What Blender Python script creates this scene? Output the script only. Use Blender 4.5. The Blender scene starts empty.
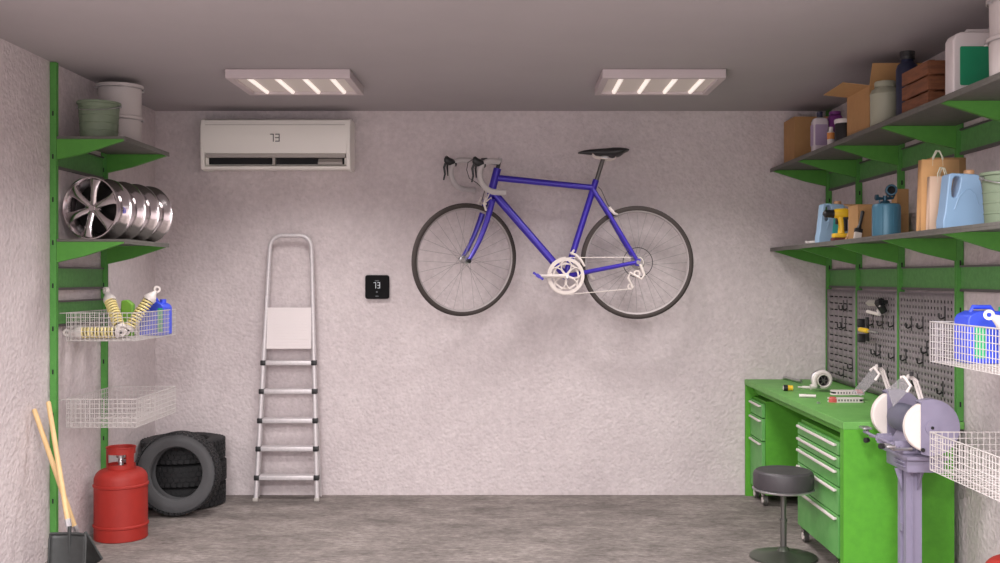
import bpy, bmesh, math, random
from mathutils import Vector, Matrix
random.seed(7)
scn = bpy.context.scene
COL = scn.collection
PI = math.pi
F = 1050.0; VX = 511.0; VY = 278.0; H = 1.307        # focal length in pixels, vanishing point, eye height
WL, WR, WB, CZ = -2.142, 1.92, 6.325, 2.313          # left wall, right wall, back wall, ceiling

def at(px, py, Y):
    s = F / Y
    return Vector(((px - VX) / s, Y, H - (py - VY) / s))

# ------------------------------------------------------------------ materials
def lin(c):
    return tuple((v / 255 / 12.92) if v / 255 <= .04045 else (((v / 255) + .055) / 1.055) ** 2.4 for v in c) + (1,)

def mat(name, rgb, rough=.5, metal=0, noise=None, bump=None, emit=None, alpha=None, spec=None, wave=None):
    """noise=(scale, rgb2, amount[, stretch]); bump=(scale, strength)"""
    m = bpy.data.materials.new(name); m.use_nodes = True
    nt = m.node_tree; N = nt.nodes; L = nt.links
    p = N['Principled BSDF']
    p.inputs['Base Color'].default_value = lin(rgb)
    p.inputs['Roughness'].default_value = rough
    p.inputs['Metallic'].default_value = metal
    if spec is not None: p.inputs['Specular IOR Level'].default_value = spec
    tc = N.new('ShaderNodeTexCoord')
    if noise:
        mp = N.new('ShaderNodeMapping'); L.new(tc.outputs['Object'], mp.inputs['Vector'])
        if len(noise) > 3: mp.inputs['Scale'].default_value = noise[3]
        n = N.new('ShaderNodeTexNoise'); n.inputs['Scale'].default_value = noise[0]; n.inputs['Detail'].default_value = 6
        n.inputs['Roughness'].default_value = .65
        L.new(mp.outputs[0], n.inputs['Vector'])
        r = N.new('ShaderNodeValToRGB'); r.color_ramp.elements[0].position = .35; r.color_ramp.elements[1].position = .65
        L.new(n.outputs['Fac'], r.inputs['Fac'])
        mu = N.new('ShaderNodeMath'); mu.operation = 'MULTIPLY'; mu.inputs[1].default_value = noise[2]
        L.new(r.outputs['Color'], mu.inputs[0])
        mx = N.new('ShaderNodeMix'); mx.data_type = 'RGBA'
        L.new(mu.outputs[0], mx.inputs[0])
        mx.inputs[6].default_value = lin(rgb); mx.inputs[7].default_value = lin(noise[1])
        L.new(mx.outputs[2], p.inputs['Base Color'])
    if bump:
        n2 = N.new('ShaderNodeTexNoise'); n2.inputs['Scale'].default_value = bump[0]; n2.inputs['Detail'].default_value = 4
        L.new(tc.outputs['Object'], n2.inputs['Vector'])
        b = N.new('ShaderNodeBump'); b.inputs['Strength'].default_value = bump[1]
        b.inputs['Distance'].default_value = bump[2] if len(bump) > 2 else .01
        L.new(n2.outputs['Fac'], b.inputs['Height']); L.new(b.outputs[0], p.inputs['Normal'])
    if emit:
        p.inputs['Emission Color'].default_value = lin(emit[0]); p.inputs['Emission Strength'].default_value = emit[1]
    if alpha is not None: p.inputs['Alpha'].default_value = alpha
    return m

def stucco(name, rgb, rgb2, big, s2):
    """plaster: blotches of two scales plus fine trowelled relief"""
    m = mat(name, rgb, .92, noise=(big, rgb2, .5), spec=.15)
    nt = m.node_tree; N = nt.nodes; L = nt.links
    tc = [n for n in N if n.type == 'TEX_COORD'][0]; p = N['Principled BSDF']
    v = N.new('ShaderNodeTexVoronoi'); v.feature = 'SMOOTH_F1'; v.inputs['Scale'].default_value = s2
    n = N.new('ShaderNodeTexNoise'); n.inputs['Scale'].default_value = s2 * .9; n.inputs['Detail'].default_value = 5
    L.new(tc.outputs['Object'], v.inputs['Vector']); L.new(tc.outputs['Object'], n.inputs['Vector'])
    a = N.new('ShaderNodeMath'); a.operation = 'ADD'
    L.new(v.outputs['Distance'], a.inputs[0]); L.new(n.outputs['Fac'], a.inputs[1])
    mx = [q for q in N if q.type == 'MIX'][0]
    n3 = N.new('ShaderNodeTexNoise'); n3.inputs['Scale'].default_value = 34; n3.inputs['Detail'].default_value = 8; n3.inputs['Roughness'].default_value = .7
    L.new(tc.outputs['Object'], n3.inputs['Vector'])
    r3 = N.new('ShaderNodeValToRGB'); r3.color_ramp.elements[0].position = .32; r3.color_ramp.elements[1].position = .68
    r3.color_ramp.elements[0].color = (.88, .875, .875, 1); r3.color_ramp.elements[1].color = (1.06, 1.06, 1.06, 1)
    L.new(n3.outputs['Fac'], r3.inputs['Fac'])
    k3 = N.new('ShaderNodeMix'); k3.data_type = 'RGBA'; k3.blend_type = 'MULTIPLY'; k3.inputs[0].default_value = 1
    L.new(mx.outputs[2], k3.inputs[6]); L.new(r3.outputs[0], k3.inputs[7]); L.new(k3.outputs[2], p.inputs['Base Color'])
    b = N.new('ShaderNodeBump'); b.inputs['Strength'].default_value = .7; b.inputs['Distance'].default_value = .0055
    L.new(a.outputs[0], b.inputs['Height']); L.new(b.outputs[0], p.inputs['Normal'])
    return m

M = {}
M['wall'] = stucco('wall plaster', (212, 202, 203), (192, 181, 183), 2.6, 60)
M['ceil'] = mat('ceiling paint', (176, 170, 172), .9, noise=(1.1, (168, 162, 164), .6), spec=.1)
M['floor'] = mat('concrete floor', (112, 105, 102), .8, noise=(4.2, (154, 145, 141), .9, (.8, 1.5, 1)), bump=(26, .5, .01), spec=.25)
def floor_detail():
    m = M['floor']; nt = m.node_tree; N = nt.nodes; L = nt.links
    mx = [n for n in N if n.type == 'MIX'][0]; tc = [n for n in N if n.type == 'TEX_COORD'][0]
    n = N.new('ShaderNodeTexNoise'); n.inputs['Scale'].default_value = 38; n.inputs['Detail'].default_value = 8; n.inputs['Roughness'].default_value = .75
    mp = N.new('ShaderNodeMapping'); mp.inputs['Scale'].default_value = (.7, 1.2, 1)
    L.new(tc.outputs['Object'], mp.inputs[0]); L.new(mp.outputs[0], n.inputs['Vector'])
    r = N.new('ShaderNodeValToRGB'); r.color_ramp.elements[0].position = .3; r.color_ramp.elements[1].position = .7
    r.color_ramp.elements[0].color = (.5, .49, .48, 1); r.color_ramp.elements[1].color = (1.3, 1.3, 1.3, 1)
    L.new(n.outputs['Fac'], r.inputs['Fac'])
    k = N.new('ShaderNodeMix'); k.data_type = 'RGBA'; k.blend_type = 'MULTIPLY'; k.inputs[0].default_value = 1
    L.new(mx.outputs[2], k.inputs[6]); L.new(r.outputs[0], k.inputs[7])
    L.new(k.outputs[2], N['Principled BSDF'].inputs['Base Color'])
floor_detail()
M['green_post'] = mat('green upright paint', (86, 148, 72), .6, noise=(60, (74, 132, 62), .5), spec=.25)
M['green_panel'] = mat('green panel paint', (92, 150, 82), .65, noise=(45, (76, 130, 68), .7), bump=(160, .15))
M['green_bracket'] = mat('green bracket paint', (84, 148, 62), .6, noise=(30, (74, 134, 56), .5), spec=.25)
M['green_bench'] = mat('green bench enamel', (84, 160, 40), .6, noise=(28, (74, 146, 36), .6), bump=(90, .08))
M['green_top'] = mat('green bench top', (108, 168, 84), .55, noise=(14, (94, 156, 72), .8), bump=(120, .1))
M['green_drawer'] = mat('green drawer enamel', (104, 170, 92), .5, noise=(20, (82, 156, 74), .6))
M['shelf'] = mat('grey shelf board', (100, 98, 93), .6, noise=(30, (84, 82, 77), .6))
M['trim'] = mat('grey metal strip', (92, 88, 88), .5, .3)
M['dark'] = mat('dark slot', (24, 24, 26), .8)
M['peg'] = mat('perforated steel panel', (136, 128, 132), .55, 0, noise=(18, (124, 117, 121), .5))
M['black'] = mat('black plastic', (30, 30, 32), .45)
M['blackmatte'] = mat('matte black plastic', (24, 24, 25), .75, spec=.1)
M['white_ac'] = mat('white appliance plastic', (246, 243, 236), .35)
M['grey_ac'] = mat('grey appliance plastic', (176, 170, 164), .4)
M['ink'] = mat('dark print', (60, 60, 62), .5)
M['screen'] = mat('lit display glyphs', (200, 205, 210), .5, emit=((200, 205, 210), .25))
M['screen_dim'] = mat('dim display glyphs', (90, 92, 96), .5, emit=((120, 122, 126), .25))
M['alu'] = mat('brushed aluminium', (214, 208, 210), .45, .3, noise=(60, (190, 186, 188), .5))
M['alu_plate'] = mat('ribbed aluminium plate', (226, 218, 218), .7, 0)
M['chrome'] = mat('chrome', (214, 208, 210), .16, 1)
M['steel'] = mat('satin steel', (190, 188, 190), .3, .85)
M['wire'] = mat('plated wire', (196, 190, 188), .5, .1)
M['purple'] = mat('purple bicycle paint', (62, 46, 168), .28, .15)
M['tyre'] = mat('bicycle tyre rubber', (72, 66, 64), .8, spec=.2)
M['rubber'] = mat('tyre tread rubber', (32, 32, 34), .75, bump=(80, .3))
M['sidewall'] = mat('tyre sidewall rubber', (76, 76, 78), .75, bump=(120, .15))
M['rimgrey'] = mat('bicycle rim alloy', (168, 160, 160), .55, .2)
M['cog'] = mat('dull cog steel', (150, 144, 142), .6, .3)
M['spoke'] = mat('spoke steel', (150, 145, 145), .6, .1)
M['bartape'] = mat('grey bar tape', (188, 182, 182), .6)
M['bike_white'] = mat('pale alloy', (224, 214, 208), .6, 0, spec=.25)
M['bike_black'] = mat('bicycle black parts', (34, 34, 36), .4)
M['red'] = mat('red cylinder paint', (156, 34, 24), .6, noise=(25, (144, 30, 22), .6), bump=(70, .08))
M['wood'] = mat('pale turned wood', (220, 188, 138), .6, noise=(8, (204, 168, 118), .7, (6, 6, 1)))
M['blade'] = mat('dark shovel steel', (74, 76, 76), .5, .5, noise=(30, (60, 62, 62), .6))
M['card'] = mat('cardboard', (176, 136, 90), .85, noise=(20, (164, 124, 80), .5))
M['card_dark'] = mat('cardboard inside', (140, 104, 68), .9)
M['paper'] = mat('brown kraft paper', (204, 158, 108), .8, noise=(12, (190, 146, 98), .5), bump=(18, .2))
M['paper2'] = mat('pale paper', (208, 180, 158), .8, bump=(18, .2))
M['string'] = mat('pale twisted cord', (196, 196, 176), .8)
M['crate'] = mat('reddish brown wood', (132, 82, 52), .65, noise=(9, (96, 56, 36), .9, (1, 1, 7)))
M['lightblue'] = mat('light blue plastic', (140, 172, 204), .4)
M['lightblue2'] = mat('pale blue plastic', (150, 182, 210), .4)
M['cyan'] = mat('turquoise label', (70, 186, 184), .5)
M['tan'] = mat('tan cap plastic', (190, 146, 108), .5)
M['teal'] = mat('teal painted steel', (72, 122, 146), .4, .1)
M['tealdark'] = mat('dark teal metal', (44, 78, 96), .4, .4)
M['yellow'] = mat('yellow plastic', (232, 190, 44), .45)
M['redbrown'] = mat('dark red plastic', (92, 40, 40), .5)
M['bluecan'] = mat('bright blue plastic', (60, 84, 222), .4)
M['greenlab'] = mat('green label', (44, 176, 118), .5)
M['limegreen'] = mat('lime green plastic', (116, 168, 56), .5)
M['spring'] = mat('cream yellow spring steel', (232, 216, 150), .4)
M['dampershaft'] = mat('black damper body', (26, 26, 26), .5)
M['silverwhite'] = mat('pale cast alloy', (218, 210, 206), .55, .1, spec=.3)
M['pail_green'] = mat('grey green enamel pail', (116, 130, 108), .6)
M['pail_white'] = mat('white plastic pail', (200, 192, 190), .55)
M['jar'] = mat('grey green plastic jar', (152, 152, 134), .55)
M['navy'] = mat('navy plastic bottle', (34, 38, 62), .4)
M['whitecan'] = mat('white plastic canister', (222, 214, 214), .45)
M['label_green'] = mat('sea green label', (32, 148, 104), .5)
M['violet'] = mat('purple plastic bottle', (122, 52, 128), .45)
M['clear'] = mat('milky clear plastic', (210, 200, 206), .25)
M['lilac'] = mat('lilac label', (160, 140, 170), .5)
M['orange'] = mat('orange label', (214, 140, 70), .5)
M['whiteplain'] = mat('white plastic', (228, 222, 220), .5)
M['grind'] = mat('lavender grey machine paint', (136, 130, 152), .5, noise=(20, (126, 120, 142), .5))
M['grind_dark'] = mat('slate motor housing', (98, 98, 116), .5)
M['stone'] = mat('white grinding stone', (224, 214, 208), .85, bump=(150, .2))
M['shield'] = mat('clear acrylic', (150, 148, 150), .25, alpha=.38)
M['vinyl'] = mat('dark grey vinyl', (62, 58, 62), .5, bump=(90, .1))
M['stoolmetal'] = mat('gunmetal', (110, 108, 106), .35, .7)
M['stoolbase'] = mat('dark olive gunmetal base', (74, 78, 70), .35, .4)
M['redtrim'] = mat('translucent red plastic', (206, 90, 86), .4)
M['lampframe'] = mat('lamp frame enamel', (196, 184, 186), .5)
M['lamptube'] = mat('glowing fluorescent tube', (240, 232, 226), .5, emit=((255, 240, 230), .7))
M['lampback'] = mat('lamp reflector', (205, 196, 190), .4, emit=((214, 196, 184), .12))
M['stickerblue'] = mat('blue print', (54, 56, 170), .5)
M['rimdark'] = mat('dark rim well', (46, 44, 44), .35, .8)
M['brass'] = mat('pale brass', (196, 184, 150), .35, .8)
M['bristle'] = mat('pale bristle', (206, 196, 188), .8)

# ------------------------------------------------------------------ mesh helper
def frame_from(d):
    d = Vector(d).normalized()
    u = Vector((0, 0, 1)).cross(d)
    if u.length < 1e-4: u = Vector((1, 0, 0))
    u.normalize(); v = d.cross(u)
    return u, v, d

class B:
    def __init__(s): s.v = []; s.f = []; s.fm = []; s.mi = 0
    def add(s, vs, fs, M4=None):
        o = len(s.v)
        s.v += [tuple(M4 @ Vector(p)) if M4 else tuple(p) for p in vs]
        s.f += [tuple(i + o for i in f) for f in fs]; s.fm += [s.mi] * len(fs)
        return s
    def box(s, x0, x1, y0, y1, z0, z1, M4=None):
        vs = [(x, y, z) for x in (x0, x1) for y in (y0, y1) for z in (z0, z1)]
        return s.add(vs, [(0, 1, 3, 2), (4, 6, 7, 5), (0, 4, 5, 1), (2, 3, 7, 6), (0, 2, 6, 4), (1, 5, 7, 3)], M4)
    def rbox(s, x0, x1, y0, y1, z0, z1, r=.005, seg=2, M4=None):
        bm = bmesh.new()
        vs = [bm.verts.new(p) for p in [(x, y, z) for x in (x0, x1) for y in (y0, y1) for z in (z0, z1)]]
        for f in [(0, 1, 3, 2), (4, 6, 7, 5), (0, 4, 5, 1), (2, 3, 7, 6), (0, 2, 6, 4), (1, 5, 7, 3)]:
            bm.faces.new([vs[i] for i in f])
        bmesh.ops.bevel(bm, geom=bm.edges[:], offset=r, segments=seg, profile=.5, affect='EDGES')
        bm.verts.index_update()
        s.add([v.co[:] for v in bm.verts], [[v.index for v in f.verts] for f in bm.faces], M4)
        bm.free(); return s
    def loft(s, rings, cap=True, closed=True, M4=None):
        n = len(rings[0]); vs = [p for r in rings for p in r]; fs = []
        for i in range(len(rings) - 1):
            for j in range(n if closed else n - 1):
                k = (j + 1) % n
                fs.append((i * n + j, i * n + k, (i + 1) * n + k, (i + 1) * n + j))
        if cap: fs.append(tuple(reversed(range(n)))); fs.append(tuple(range((len(rings) - 1) * n, len(rings) * n)))
        return s.add(vs, fs, M4)
    def cyl(s, a, b, r0, r1=None, n=16, cap=True, M4=None):
        a = Vector(a); b = Vector(b); r1 = r0 if r1 is None else r1
        u, v, d = frame_from(b - a)
        R = [[a + (u * math.cos(t) + v * math.sin(t)) * r0 for t in [2 * PI * k / n for k in range(n)]],
             [b + (u * math.cos(t) + v * math.sin(t)) * r1 for t in [2 * PI * k / n for k in range(n)]]]
        return s.loft(R, cap, True, M4)
    def tube(s, pts, r, n=8, closed=False, M4=None, cap=True):
        P = [Vector(p) for p in pts]; m = len(P); rings = []
        rr = r if isinstance(r, (list, tuple)) else [r] * m
        u = None
        for i in range(m):
            a = P[(i - 1) % m] if (closed or i > 0) else P[i]
            b = P[(i + 1) % m] if (closed or i < m - 1) else P[i]
            d = (b - a).normalized()
            if u is None: u = frame_from(d)[0]
            u = (u - d * u.dot(d)).normalized(); v = d.cross(u)
            rings.append([P[i] + (u * math.cos(t) + v * math.sin(t)) * rr[i] for t in [2 * PI * k / n for k in range(n)]])
        if closed: rings.append(rings[0]); cap = False
        return s.loft(rings, cap, True, M4)
    def lathe(s, prof, o=(0, 0, 0), d=(0, 0, 1), n=32, closed=False, M4=None, a0=0, a1=2 * PI):
        """prof: (radius, height) list about axis d through o"""
        o = Vector(o); u, v, d = frame_from(d); vs = []; fs = []; k = len(prof)
        full = abs(a1 - a0 - 2 * PI) < 1e-6; cnt = n if full else n + 1
        for j in range(cnt):
            t = a0 + (a1 - a0) * j / n
            for (r, h) in prof: vs.append(o + (u * math.cos(t) + v * math.sin(t)) * r + d * h)
        for j in range(n):
            j2 = (j + 1) % cnt
            for i in range(k if closed else k - 1):
                i2 = (i + 1) % k
                fs.append((j * k + i, j2 * k + i, j2 * k + i2, j * k + i2))
        return s.add(vs, fs, M4)
    def prism(s, poly, axis, a, b, M4=None):
        """poly: 2-D points; axis 'x','y','z' extruded from a to b"""
        def q(p, c):
            return (c, p[0], p[1]) if axis == 'x' else (p[0], c, p[1]) if axis == 'y' else (p[0], p[1], c)
        return s.loft([[q(p, a) for p in poly], [q(p, b) for p in poly]], True, True, M4)
    def out(s, name, m, parent=None, sharp=35, bevel=0, local=False, mats=None):
        me = bpy.data.meshes.new(name)
        me.from_pydata([tuple(p) for p in s.v], [], s.f)
        if mats: me.polygons.foreach_set('material_index', s.fm)
        me.validate()
        bm = bmesh.new(); bm.from_mesh(me)
        bmesh.ops.remove_doubles(bm, verts=bm.verts, dist=1e-6)
        bmesh.ops.recalc_face_normals(bm, faces=bm.faces); bm.to_mesh(me); bm.free()
        if mats:
            for q in mats: me.materials.append(q)
        else: me.materials.append(m)
        for p in me.polygons: p.use_smooth = True
        me.set_sharp_from_angle(angle=math.radians(sharp))
        o = bpy.data.objects.new(name, me); COL.objects.link(o)
        if parent is not None:
            o.parent = parent
            if not local:
                w = Vector(parent.location); q = parent.parent
                while q: w += q.location; q = q.parent
                me.transform(Matrix.Translation(-w))
        elif not local:
            xs = [v.co.x for v in me.vertices]; ys = [v.co.y for v in me.vertices]; zs = [v.co.z for v in me.vertices]
            c = Vector(((min(xs) + max(xs)) / 2, (min(ys) + max(ys)) / 2, min(zs)))
            me.transform(Matrix.Translation(-c)); o.location = c
        if bevel:
            bv = o.modifiers.new('bevel', 'BEVEL'); bv.width = bevel; bv.segments = 2; bv.limit_method = 'ANGLE'
        return o

def tag(o, label, cat, group=None):
    o['label'] = label; o['category'] = cat
    if group: o['group'] = group
    return o
def thing(name, loc, label, cat, group=None, rz=0):
    o = bpy.data.objects.new(name, None); o.empty_display_size = .05; COL.objects.link(o)
    o.location = loc; o.rotation_euler = (0, 0, rz)
    return tag(o, label, cat, group)
def dup(o, parent=None):
    c = o.copy(); COL.objects.link(c)
    if parent is not None: c.parent = parent
    for ch in list(o.children): dup(ch, c)
    return c
def struct(o): o['kind'] = 'structure'; return o
def arc(cx, cy, r, a0, a1, n):
    return [(cx + r * math.cos(math.radians(a0 + (a1 - a0) * i / n)), cy + r * math.sin(math.radians(a0 + (a1 - a0) * i / n))) for i in range(n + 1)]
def rrect(x0, x1, y0, y1, r, n=4):
    return arc(x1 - r, y1 - r, r, 0, 90, n) + arc(x0 + r, y1 - r, r, 90, 180, n) + arc(x0 + r, y0 + r, r, 180, 270, n) + arc(x1 - r, y0 + r, r, 270, 360, n)
def T(x, y, z): return Matrix.Translation((x, y, z))
def Rz(a): return Matrix.Rotation(math.radians(a), 4, 'Z')
def Rx(a): return Matrix.Rotation(math.radians(a), 4, 'X')
def Ry(a): return Matrix.Rotation(math.radians(a), 4, 'Y')

# ------------------------------------------------------------------ the room
YF = -1.6
struct(B().box(WL - .1, WR + .1, YF, WB + .1, -.1, 0).out('floor', M['floor']))
struct(B().box(WL - .1, WR + .1, YF, WB + .1, CZ, CZ + .1).out('ceiling', M['ceil']))
struct(B().box(WL - .1, WL, YF, WB + .1, 0, CZ).out('wall_left', M['wall']))
struct(B().box(WR, WR + .1, YF, WB + .1, 0, CZ).out('wall_right', M['wall']))
struct(B().box(WL, WR, WB, WB + .1, 0, CZ).out('wall_back', M['wall']))

# ------------------------------------------------------------------ ceiling lights
def ceiling_light(x0, x1, label):
    y0, y1, zb = 5.048, 5.526, 2.268
    t = thing('ceiling_light', ((x0 + x1) / 2, (y0 + y1) / 2, zb), label, 'ceiling light', 'fluorescent ceiling lights')
    b = B(); e = .032; cz = CZ - .001
    b.box(x0, x1, y0, y0 + e, zb, cz); b.box(x0, x1, y1 - e, y1, zb, cz)
    b.box(x0, x0 + e, y0 + e, y1 - e, zb, cz); b.box(x1 - e, x1, y0 + e, y1 - e, zb, cz)
    b.out('frame', M['lampframe'], t, bevel=.003)
    B().box(x0 + e, x1 - e, y0 + e, y1 - e, zb + .014, zb + .018).out('reflector', M['lampback'], t)
    w = (x1 - x0 - 2 * e)
    for k in range(4):
        cx = x0 + e + w * (k + .5) / 4
        B().cyl((cx, y0 + e + .004, zb + .0128), (cx, y1 - e - .004, zb + .0128), .0115, n=14).out('tube', M['lamptube'], t)
    return t
ceiling_light(-1.375, -.774, 'square ceiling light above the air conditioner, four glowing tubes')
ceiling_light(.44, 1.035, 'square ceiling light above the bicycle saddle, four glowing tubes')

# ------------------------------------------------------------------ air conditioner
def seg7(b, ch, x, z, w, h, y, t, th, sl=0):
    """seven-segment style digit drawn with bars; y front"""
    S = {'7': 'abc', '3': 'abgcd'}[ch]
    R = {'a': (x, x + w, z + h - t, z + h), 'd': (x, x + w, z, z + t), 'g': (x, x + w, z + h / 2 - t / 2, z + h / 2 + t / 2),
         'b': (x + w - t, x + w, z + h / 2, z + h), 'c': (x + w - t, x + w, z, z + h / 2)}
    for k in S: q = R[k]; b.box(q[0], q[1], y - th, y, q[2], q[3])
t = thing('air_conditioner', (-1.376, WB, 1.95), 'white split air conditioner mounted high on the back wall', 'air conditioner')
x0, x1 = -1.814, -.939
yf = WB - .2; yw = WB - .001
prof = [(yw, 1.955), (yw, 2.235), (yf + .06, 2.243), (yf + .02, 2.232), (yf + .003, 2.195), (yf, 2.12), (yf + .008, 2.036), (yf + .045, 2.03), (yf + .045, 1.972), (yf + .012, 1.96), (yf + .02, 1.945), (yf + .06, 1.94)]
B().prism(prof, 'x', x0 + .012, x1 - .012).out('casing', M['white_ac'], t, bevel=.003)
pe = [(yw, 1.945), (yw, 2.237), (yf + .06, 2.245), (yf + .02, 2.234), (yf + .003, 2.197), (yf, 2.12), (yf + .004, 2.036), (yf + .008, 1.97), (yf + .02, 1.945), (yf + .06, 1.938)]
for a, c in ((x0, x0 + .024), (x1 - .024, x1)):
    B().prism(pe, 'x', a, c).out('end_cap', M['white_ac'], t, bevel=.004)
B().box(x0 + .03, x1 - .03, yf + .012, yf + .044, 2.012, 2.034).out('upper_louver', M['grey_ac'], t, bevel=.002)
B().box(x0 + .04, x1 - .04, yf + .0435, yf + .048, 1.974, 2.014).out('air_outlet', M['dark'], t)
B().box(-1.395, -1.38, yf + .015, yf + .044, 1.97, 2.012).out('outlet_divider', M['grey_ac'], t)
B().prism([(yf + .018, 1.985), (yf + .043, 2.008), (yf + .043, 1.973), (yf + .02, 1.973)], 'x', -1.13, -.99).out('display_panel', M['grey_ac'], t)
B().box(x0 + .03, x1 - .03, yf - .001, yf + .003, 2.2, 2.202, Ry(0)).out('seam', M['grey_ac'], t)
b = B(); seg7(b, '7', -1.405, 2.103, .021, .045, yf + .001, .0045, .003); seg7(b, '3', -1.375, 2.103, .025, .045, yf + .001, .0045, .003)
b.out('number_mark', M['ink'], t)

# ------------------------------------------------------------------ thermostat
c = at(377, 287, WB - .025)
t = thing('thermostat', (c.x, WB, c.z - .072), 'small black rounded square thermostat reading 73 on the back wall', 'thermostat')
B().prism(rrect(c.x - .0715, c.x + .0715, c.z - .0715, c.z + .0715, .014), 'y', WB - .024, WB).out('housing', M['blackmatte'], t, bevel=.002)
b = B(); y = WB - .024
seg7(b, '7', c.x - .020, c.z - .008, .014, .036, y, .0034, .001); seg7(b, '3', c.x + .003, c.z - .008, .015, .036, y, .0034, .001)
b.out('digits', M['screen'], t)
B().box(c.x - .012, c.x + .012, y - .001, y, c.z + .035, c.z + .039).out('small_mark', M['screen_dim'], t)
B().box(c.x - .01, c.x + .01, y - .001, y, c.z - .057, c.z - .053).out('small_mark', M['screen_dim'], t)
B().cyl((c.x - .001, y, c.z - .03), (c.x - .001, y - .001, c.z - .03), .0045, n=12).out('small_mark', M['screen_dim'], t)

# ------------------------------------------------------------------ step ladder
t = thing('step_ladder', (-1.34, 6.2, 0), 'aluminium step ladder with folded platform leaning flat against the back wall', 'ladder')
def LY(z): return 6.155 + .11 * z / 1.57       # front rails lean to the wall
def lx(z, side):                               # rail centre X at height z
    zb, zt = 0, 1.57
    l = (-1.497, -1.447)[0] + (z / 1.5) * .06; r = -1.137 - (z / 1.5) * .052
    return l if side < 0 else r
rail = []
for z in (0.012, .4, .8, 1.1, 1.44): rail.append((lx(z, -1), LY(z), z))
L1 = lx(1.5, -1); R1 = lx(1.5, 1)
for a in range(0, 91, 15):
    rail.append((L1 + .07 - .07 * math.cos(math.radians(a)), LY(1.5), 1.488 + .072 * math.sin(math.radians(a))))
for a in range(90, -1, -15):
    rail.append((R1 - .07 + .07 * math.cos(math.radians(a)), LY(1.5), 1.488 + .072 * math.sin(math.radians(a))))
for z in (1.44, 1.1, .8, .4, .012): rail.append((lx(z, 1), LY(z), z))
B().tube(rail, .0135, 12).out('front_rail', M['alu'], t)
for sd in (-1, 1):
    B().tube([(-1.508 if sd < 0 else -1.136, 6.262, .004), (-1.449 if sd < 0 else -1.19, 6.285, 1.2)], .008, 8).out('rear_leg', M['alu'], t)
    B().rbox(lx(0, sd) - .015, lx(0, sd) + .015, LY(0) - .016, LY(0) + .016, 0, .02, .003).out('foot', M['grey_ac'], t)
for py in (362.7, 391, 420, 447.7, 476):
    s = 169; z = H - (py - VY) / s
    a, c = lx(z, -1), lx(z, 1); y = LY(z)
    st = B().rbox(a + .01, c - .01, y - .012, y + .07, z - .014, z + .012, .003).out('step', M['alu'], t)
    for q in (a, c):
        B().rbox(q - .0155, q + .0155, y - .018, y + .02, z - .015, z + .015, .004).out('end_cap', M['black'], st)
z0, z1 = H - (348.5 - VY) / 168, H - (307.5 - VY) / 168
b = B(); b.box(-1.452, -1.185, LY(1) - .002, LY(1) + .012, z0, z1)
for k in range(14):
    zz = z0 + (z1 - z0) * (k + .5) / 14; b.box(-1.45, -1.187, LY(1) - .0035, LY(1) - .002, zz - .004, zz + .004)
b.out('platform', M['alu_plate'], t)
B().cyl((-1.462, LY(.85), .82), (-1.455, LY(1), 1.2), .004, n=6).out('hinge_rod', M['steel'], t)

# ------------------------------------------------------------------ bicycle
YB = 6.07
def P(px, py, dy=0): 
    q = at(px, py, YB); return Vector((q.x, YB + dy, q.z))
root = thing('bicycle', (P(550, 276).x, YB, P(550, 318).z), 'purple road bicycle with grey drop handlebars hung high on the back wall', 'bicycle')
head_b, head_t = P(490.5, 196), P(497.5, 168.5)
k = (head_t - head_b).normalized(); e = Vector((-k.z, 0, k.x))
BBp = P(565.5, 276); ST = P(596, 180); SJ = P(593, 188); RH = P(637, 262.5)
def ovaltube(b, a, c, r0, r1=None): b.cyl(a, c, r0, r1, n=14)
b = B()
ovaltube(b, head_b + k * .005, head_t, .023)
ovaltube(b, P(498, 178), SJ + Vector((0, 0, .002)), .019, .017)
ovaltube(b, head_b + k * .03, BBp, .0245, .021)
ovaltube(b, BBp, ST, .0185)
b.cyl(BBp + Vector((0, -.034, 0)), BBp + Vector((0, .034, 0)), .022)
for sd in (-1, 1):
    b.tube([SJ + Vector((0, sd * .012, -.01)), SJ.lerp(RH, .3) + Vector((0, sd * .03, 0)), RH.lerp(SJ, .04) + Vector((0, sd * .062, 0))], [.0135, .0125, .011], 10)
    b.tube([BBp + Vector((.01, sd * .02, 0)), BBp.lerp(RH, .35) + Vector((0, sd * .03, 0)), RH + Vector((-.01, sd * .062, 0))], [.0145, .013, .0115], 10)
    b.rbox(RH.x - .018, RH.x + .012, RH.y + sd * .062 - .003, RH.y + sd * .062 + .003, RH.z - .02, RH.z + .02, .002)
b.out('frame', M['purple'], root)
# seat
sp = B(); sp.cyl(ST - Vector((.003, 0, .02)), P(604, 156), .0125, n=12); sp.out('seat_post', M['stoolmetal'], root)
rings = []
for px, w, zt, zb in ((578, .008, 152.3, 153.8), (583, .016, 150.6, 154.3), (590, .022, 149.3, 155.0), (598, .027, 148.7, 156), (606, .045, 148.3, 156.8), (613, .066, 147.5, 158.3), (620, .072, 147.5, 156.6), (625, .066, 148.3, 152.8), (628.5, .045, 149.3, 151.2)):
    a, c = P(px, zt), P(px, zb); mid = (a.z + c.z) / 2; hh = (a.z - c.z) / 2
    rings.append([(a.x, YB + w * math.cos(q), mid + hh * (math.sin(q) if abs(math.cos(q)) < 2 else 0)) for q in [2 * PI * i / 16 for i in range(16)]])
sad = B().loft(rings).out('saddle', M['bike_black'], root, sharp=60)
for sd in (-1, 1):
    B().tube([P(592, 154.5, sd * .026), P(595, 157, sd * .026), P(600, 158.6, sd * .026), P(611, 160, sd * .026), P(615, 158.5, sd * .026), P(616, 153.5, sd * .03)], .0042, 8).out('saddle_rail', M['bike_white'], sad)
B().rbox(P(601, 0).x, P(608.5, 0).x, YB - .025, YB + .025, P(0, 159.5).z, P(0, 156).z, .003).out('saddle_clamp', M['steel'], sad)

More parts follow.
